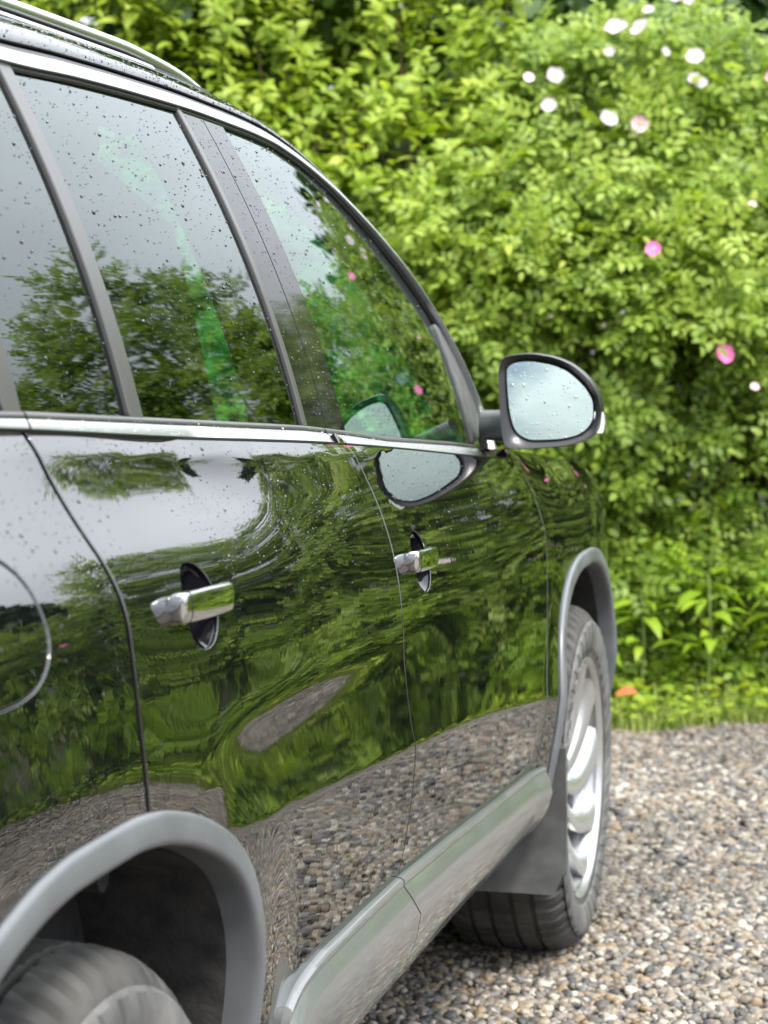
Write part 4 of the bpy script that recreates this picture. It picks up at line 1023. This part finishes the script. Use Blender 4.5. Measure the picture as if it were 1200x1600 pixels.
rings = [mring(mc+(GO-mc)*.99, .012), mring(mc+(GO-mc)*1.005, .010), mring(GO*.35+HO*.65, .001), mring(mc+(HO-mc)*.985, -.001), mring(HO, .005)]
for f, dy in ((1.015,.020),(1.0,.045),(.94,.075),(.80,.100),(.58,.115),(.30,.122),(.02,.124)):
    q = mc+(HO-mc)*f; y = MY+dy; w_ = min(1, dy/.05)
    rings.append(np.stack([q[:, 0], face_y(q)*(1-w_)+MY*w_+dy, q[:, 1]], -1))
mh = loft('side_mirror', rings, SHELL, car, True, False, 50, flip=False)
# convex glass
gr = []
for f in np.linspace(1, .02, 10):
    q = mc+(GO-mc)*f; d2 = ((q-mc)**2).sum(1); gr.append(np.stack([q[:, 0], face_y(q)+.0095-.006+d2/(2*1.35), q[:, 1]], -1))
loft('mirror_glass', gr, MIRROR, mh, True, False, 80, flip=False)
# arm, indicator
arm = []
for u in np.linspace(0, 1, 10):
    x = .775+(.955-.775)*u; yc_ = 2.13-.12*u; zc_ = 1.058+.004*u; hy = .055-.012*u; hz = .027
    t = np.linspace(0, 2*np.pi, 16, endpoint=False); c_, s_ = np.cos(t), np.sin(t)
    arm.append(np.stack([x+0*t, yc_+hy*np.sign(c_)*np.abs(c_)**.6, zc_+hz*np.sign(s_)*np.abs(s_)**.6], -1))
loft('mirror_arm', arm, DARKP, mh, True, True, 50, flip=True)
ring = []
xr = HO[:, 0].max()
for z in np.linspace(-.018, .018, 7):
    ring.append([(xr-.012, MY+.012, MIR_IZ+z), (xr+.0035*(1-(z/.02)**2)+.001, MY+.018, MIR_IZ+z), (xr+.004*(1-(z/.02)**2), MY+.045, MIR_IZ+z), (xr-.012, MY+.06, MIR_IZ+z)])
loft('mirror_indicator', ring, LENS, mh, False, False, 60)
# left-hand mirror, plain
lm = mk('side_mirror', np.array([(-v.co.x, v.co.y, v.co.z) for v in mh.data.vertices]), [tuple(p.vertices)[::-1] for p in mh.data.polygons if len(p.vertices) == 4], None, DARKP, car)

# ---------------- inside of the car
for s in (1, -1):
    rbox('door_inner_panel', (s*.700, 1.62, .70), (.06, .90, .64), INTER, car, .02); rbox('door_inner_panel', (s*.700, .60, .72), (.06, .80, .70), INTER, car, .02)
    pr_ = []
    for z in np.linspace(.9, 1.50, 14):
        xo = float(Xg(1.05, max(z, 1.09)))-.014; xi = xo-.080; t = np.linspace(0, 2*np.pi, 20, endpoint=False); c_, s_ = np.cos(t), np.sin(t)
        pr_.append(np.stack([s*((xo+xi)/2+(xo-xi)/2*np.sign(c_)*np.abs(c_)**.5), 1.06+.055*np.sign(s_)*np.abs(s_)**.5, z+0*t], -1))
    loft('inner_pillar', pr_, INTER, car, True, True, 50, flip=s > 0)
    P = path_resample([(s*.65, -.17, 1.0), (s*.60, -.17, 1.3), (s*.48, -.17, 1.52)], 12); tube('inner_pillar', P, .09, INTER, car, 10)
    P = gsurf(CH[:, :]-CHn*.02, -.055)[20::6]; P[:, 0] *= s; tube('inner_roof_rail', P, .030, INTER, car, 8)
def seat(x, y, sc=1., w_=.50):
    st = rbox('front_seat' if w_ < .7 else 'rear_seat', (x, y, .60), (w_, .50, .18), INTER, car, .07)
    b = []
    for u in np.linspace(0, 1, 10):
        z = .62+.82*u; yb = y-.23-.26*u; hw = w_/2*(1-.24*u**2.2); t = np.linspace(0, 2*np.pi, 20, endpoint=False); c_, s_ = np.cos(t), np.sin(t)
        k = .75 if 0 < u < 1 else .45
        b.append(np.stack([x+hw*k/.75*np.sign(c_)*np.abs(c_)**.5, yb+.075*k/.75*np.sign(s_)*np.abs(s_)**.7, z+0*t], -1))
    bk = loft('seat_back', b, INTER, st, True, True, 60, flip=True)
    bk.location = -st.location
    xs = (x,) if w_ < .7 else (x-.42, x, x+.42)
    for xx in xs:
        h_ = rbox('headrest', Vector((xx, y-.50, 1.47))-st.location, (.28, .11, .14), INTER, st, .045); h_.rotation_euler = (R_(12), 0, 0)
        for d in (-.06, .06): tube('headrest_post', [np.array((xx+d, y-.48, 1.38))-np.array(st.location), np.array((xx+d, y-.50, 1.44))-np.array(st.location)], .006, CHROMEP, st, 6)
seat(.385, 1.41, 1., .55); seat(-.385, 1.41, 1., .55); seat(0, .32, 1., 1.24)
rbox('dashboard', (0, 2.02, .92), (1.38, .40, .24), INTER, car, .08)
rbox('centre_console', (0, 1.45, .62), (.22, .9, .22), INTER, car, .05)
th = np.linspace(0, 2*np.pi, 33); sw = tube('steering_wheel', np.stack([-.37+.185*np.cos(th), 1.74+.06*np.sin(th), .98+.175*np.sin(th)], -1), .015, INTER, car, 8)
tube('steering_column', [(-.37, 1.74, .98), (-.37, 2.0, .90)], .04, INTER, sw, 8)
loft('headliner', span(range(iT, iW-4, 4), .06)*[.97, 1, 1]-[0, 0, .03], INTER, car, sharp=60, flip=True)
rbox('parcel_shelf', (0, -.62, 1.02), (1.25, .62, .03), INTER, car, .01)
rbox('cabin_floor', (0, .9, .40), (1.35, 2.6, .05), INTER, car, .02)
rbox('bulkhead', (0, 2.16, .70), (1.45, .05, .55), BLACKP, car, .02)
# ================================================================== RAIN DROPS
def drops(name, P, Nn, r, mt, label):
    n = len(P); k = 6; th = np.linspace(0, 2*np.pi, k, endpoint=False)
    a = np.cross(Nn, [0, 0, 1.]); a /= np.linalg.norm(a, axis=1)[:, None]+1e-9; b = np.cross(Nn, a)
    V = []
    for f, h in ((1., -.05), (.88, .26), (.52, .46)):
        V.append(P[:, None]+r[:, None, None]*(f*(np.cos(th)[None, :, None]*a[:, None]*1.0+np.sin(th)[None, :, None]*b[:, None]*1.15)+h*Nn[:, None]))
    V.append((P+r[:, None]*.52*Nn)[:, None]); V = np.concatenate(V, 1); m = 3*k+1
    q = [(i*k+j, i*k+(j+1) % k, (i+1)*k+(j+1) % k, (i+1)*k+j) for i in (0, 1) for j in range(k)]; t = [(2*k+j, 2*k+(j+1) % k, 3*k) for j in range(k)]
    off = (np.arange(n)*m)[:, None, None]
    o = mk(name, V.reshape(-1, 3), (np.array(q)[None, :, ::-1]+off).reshape(-1, 4), (np.array(t)[None, :, ::-1]+off).reshape(-1, 3), mt)
    return tag(o, label, 'raindrops', None, 'stuff')
def rad(n): return np.clip(rng.lognormal(math.log(.00080), .42, n), .0006, .0026)
n = 9500; y = rng.uniform(-.32, 2.1, n); z = rng.uniform(.86, 1.125, n)
nn = fnormal(Xb, y, z); wgt = np.clip((nn[:, 2]-.22)*2.6, .03, 1)*np.clip(1.1-.4*y, .25, 1)
k = (rng.random(n) < wgt*.75) & (z < ztrim(y)-.004) & (np.abs(y-YR) > .006) & (np.hypot((y-.25), (z-.95)) > .12) & (np.hypot((y-1.19), (z-.908)) > .11) & (np.abs(y-np.interp(z, bsh[::-1, 1], bsh[::-1, 0])) > .006)
drops('raindrops', np.stack([Xb(y, z), y, z], -1)[k], nn[k], rad(k.sum()), DROPB, 'raindrops beaded on the black door shoulders below the windows')
n = 7500; y = rng.uniform(-.02, 2.05, n); z = rng.uniform(1.03, 1.5, n); nn = fnormal(Xg, y, z)
k = (z < ztop(y)-.026) & (z > wb(y)+.01) & (rng.random(n) < .25+.9*(z-1.05)) & ~((y > .34) & (y < .388)) & ~((y > .945) & (y < 1.152)) & (y > .09)
drops('raindrops', np.stack([Xg(y, z)-.0035, y, z], -1)[k], nn[k], rad(k.sum())*.95, DROPB, 'raindrops clinging to the side window glass')
k2 = ((y > .97) & (y < 1.148)) & (z < ztop(y)-.02) & (z > wb(y)+.01) & (np.abs(y-1.055) > .006)
drops('raindrops', np.stack([Xg(y, z), y, z], -1)[k2], nn[k2], rad(k2.sum()), DROPB, 'raindrops on the gloss black pillar between the doors')
# roof edge
ER = eR; n = 1500; i = rng.integers(10, 120, n); t = rng.random(n)
ro = [o for o in bpy.data.objects if o.name == 'roof_side_rail'][0]
rv = np.array([v.co[:] for v in ro.data.vertices]).reshape(150, 10, 3); j = rng.integers(2, 8, n)
Pm = rv[i, j]*(1-t)[:, None]+rv[i, j+1]*t[:, None]; e1 = rv[i, j+1]-rv[i, j]; e2 = rv[np.minimum(i+1, 149), j]-rv[i, j]; nn = np.cross(e2, e1); nn /= np.linalg.norm(nn, axis=1)[:, None]; nn *= np.sign(nn[:, :1]+1e-9)
u_ = rng.random(n); Pm = Pm+e2*u_[:, None]
drops('raindrops', Pm, nn, rad(n), DROPB, 'raindrops beaded along the black roof edge above the windows')
# mirror glass
n = 260; q = mc+(rng.uniform(-.085, .085, (n, 2))); k = inside(GO, q[:, 0], q[:, 1]); q = q[k]; c_ = mc+(q-mc)*1.0
d2 = ((q-mc)**2).sum(1); Pm = np.stack([q[:, 0], face_y(q)+.0095-.006+d2/2.7-.0002, q[:, 1]], -1)
drops('raindrops', Pm, np.tile(mn, (len(q), 1)), np.clip(rng.lognormal(math.log(.0013), .35, len(q)), .0008, .003), WATER, 'raindrops on the glass of the door mirror')
n = 260; y = rng.uniform(.12, 2.1, n); f = rng.random(n); zl = ztrim(y)+.004; zu = wb(y)-.006; z = zl+(zu-zl)*f; x = Xb(y, zl)*(1-f)+Xg(y, zu)*f+.0068
drops('raindrops', np.stack([x, y, z], -1), np.tile([.9, 0, .43], (n, 1)), rad(n)*.62, WATER, 'raindrops on the satin trim strip under the windows')
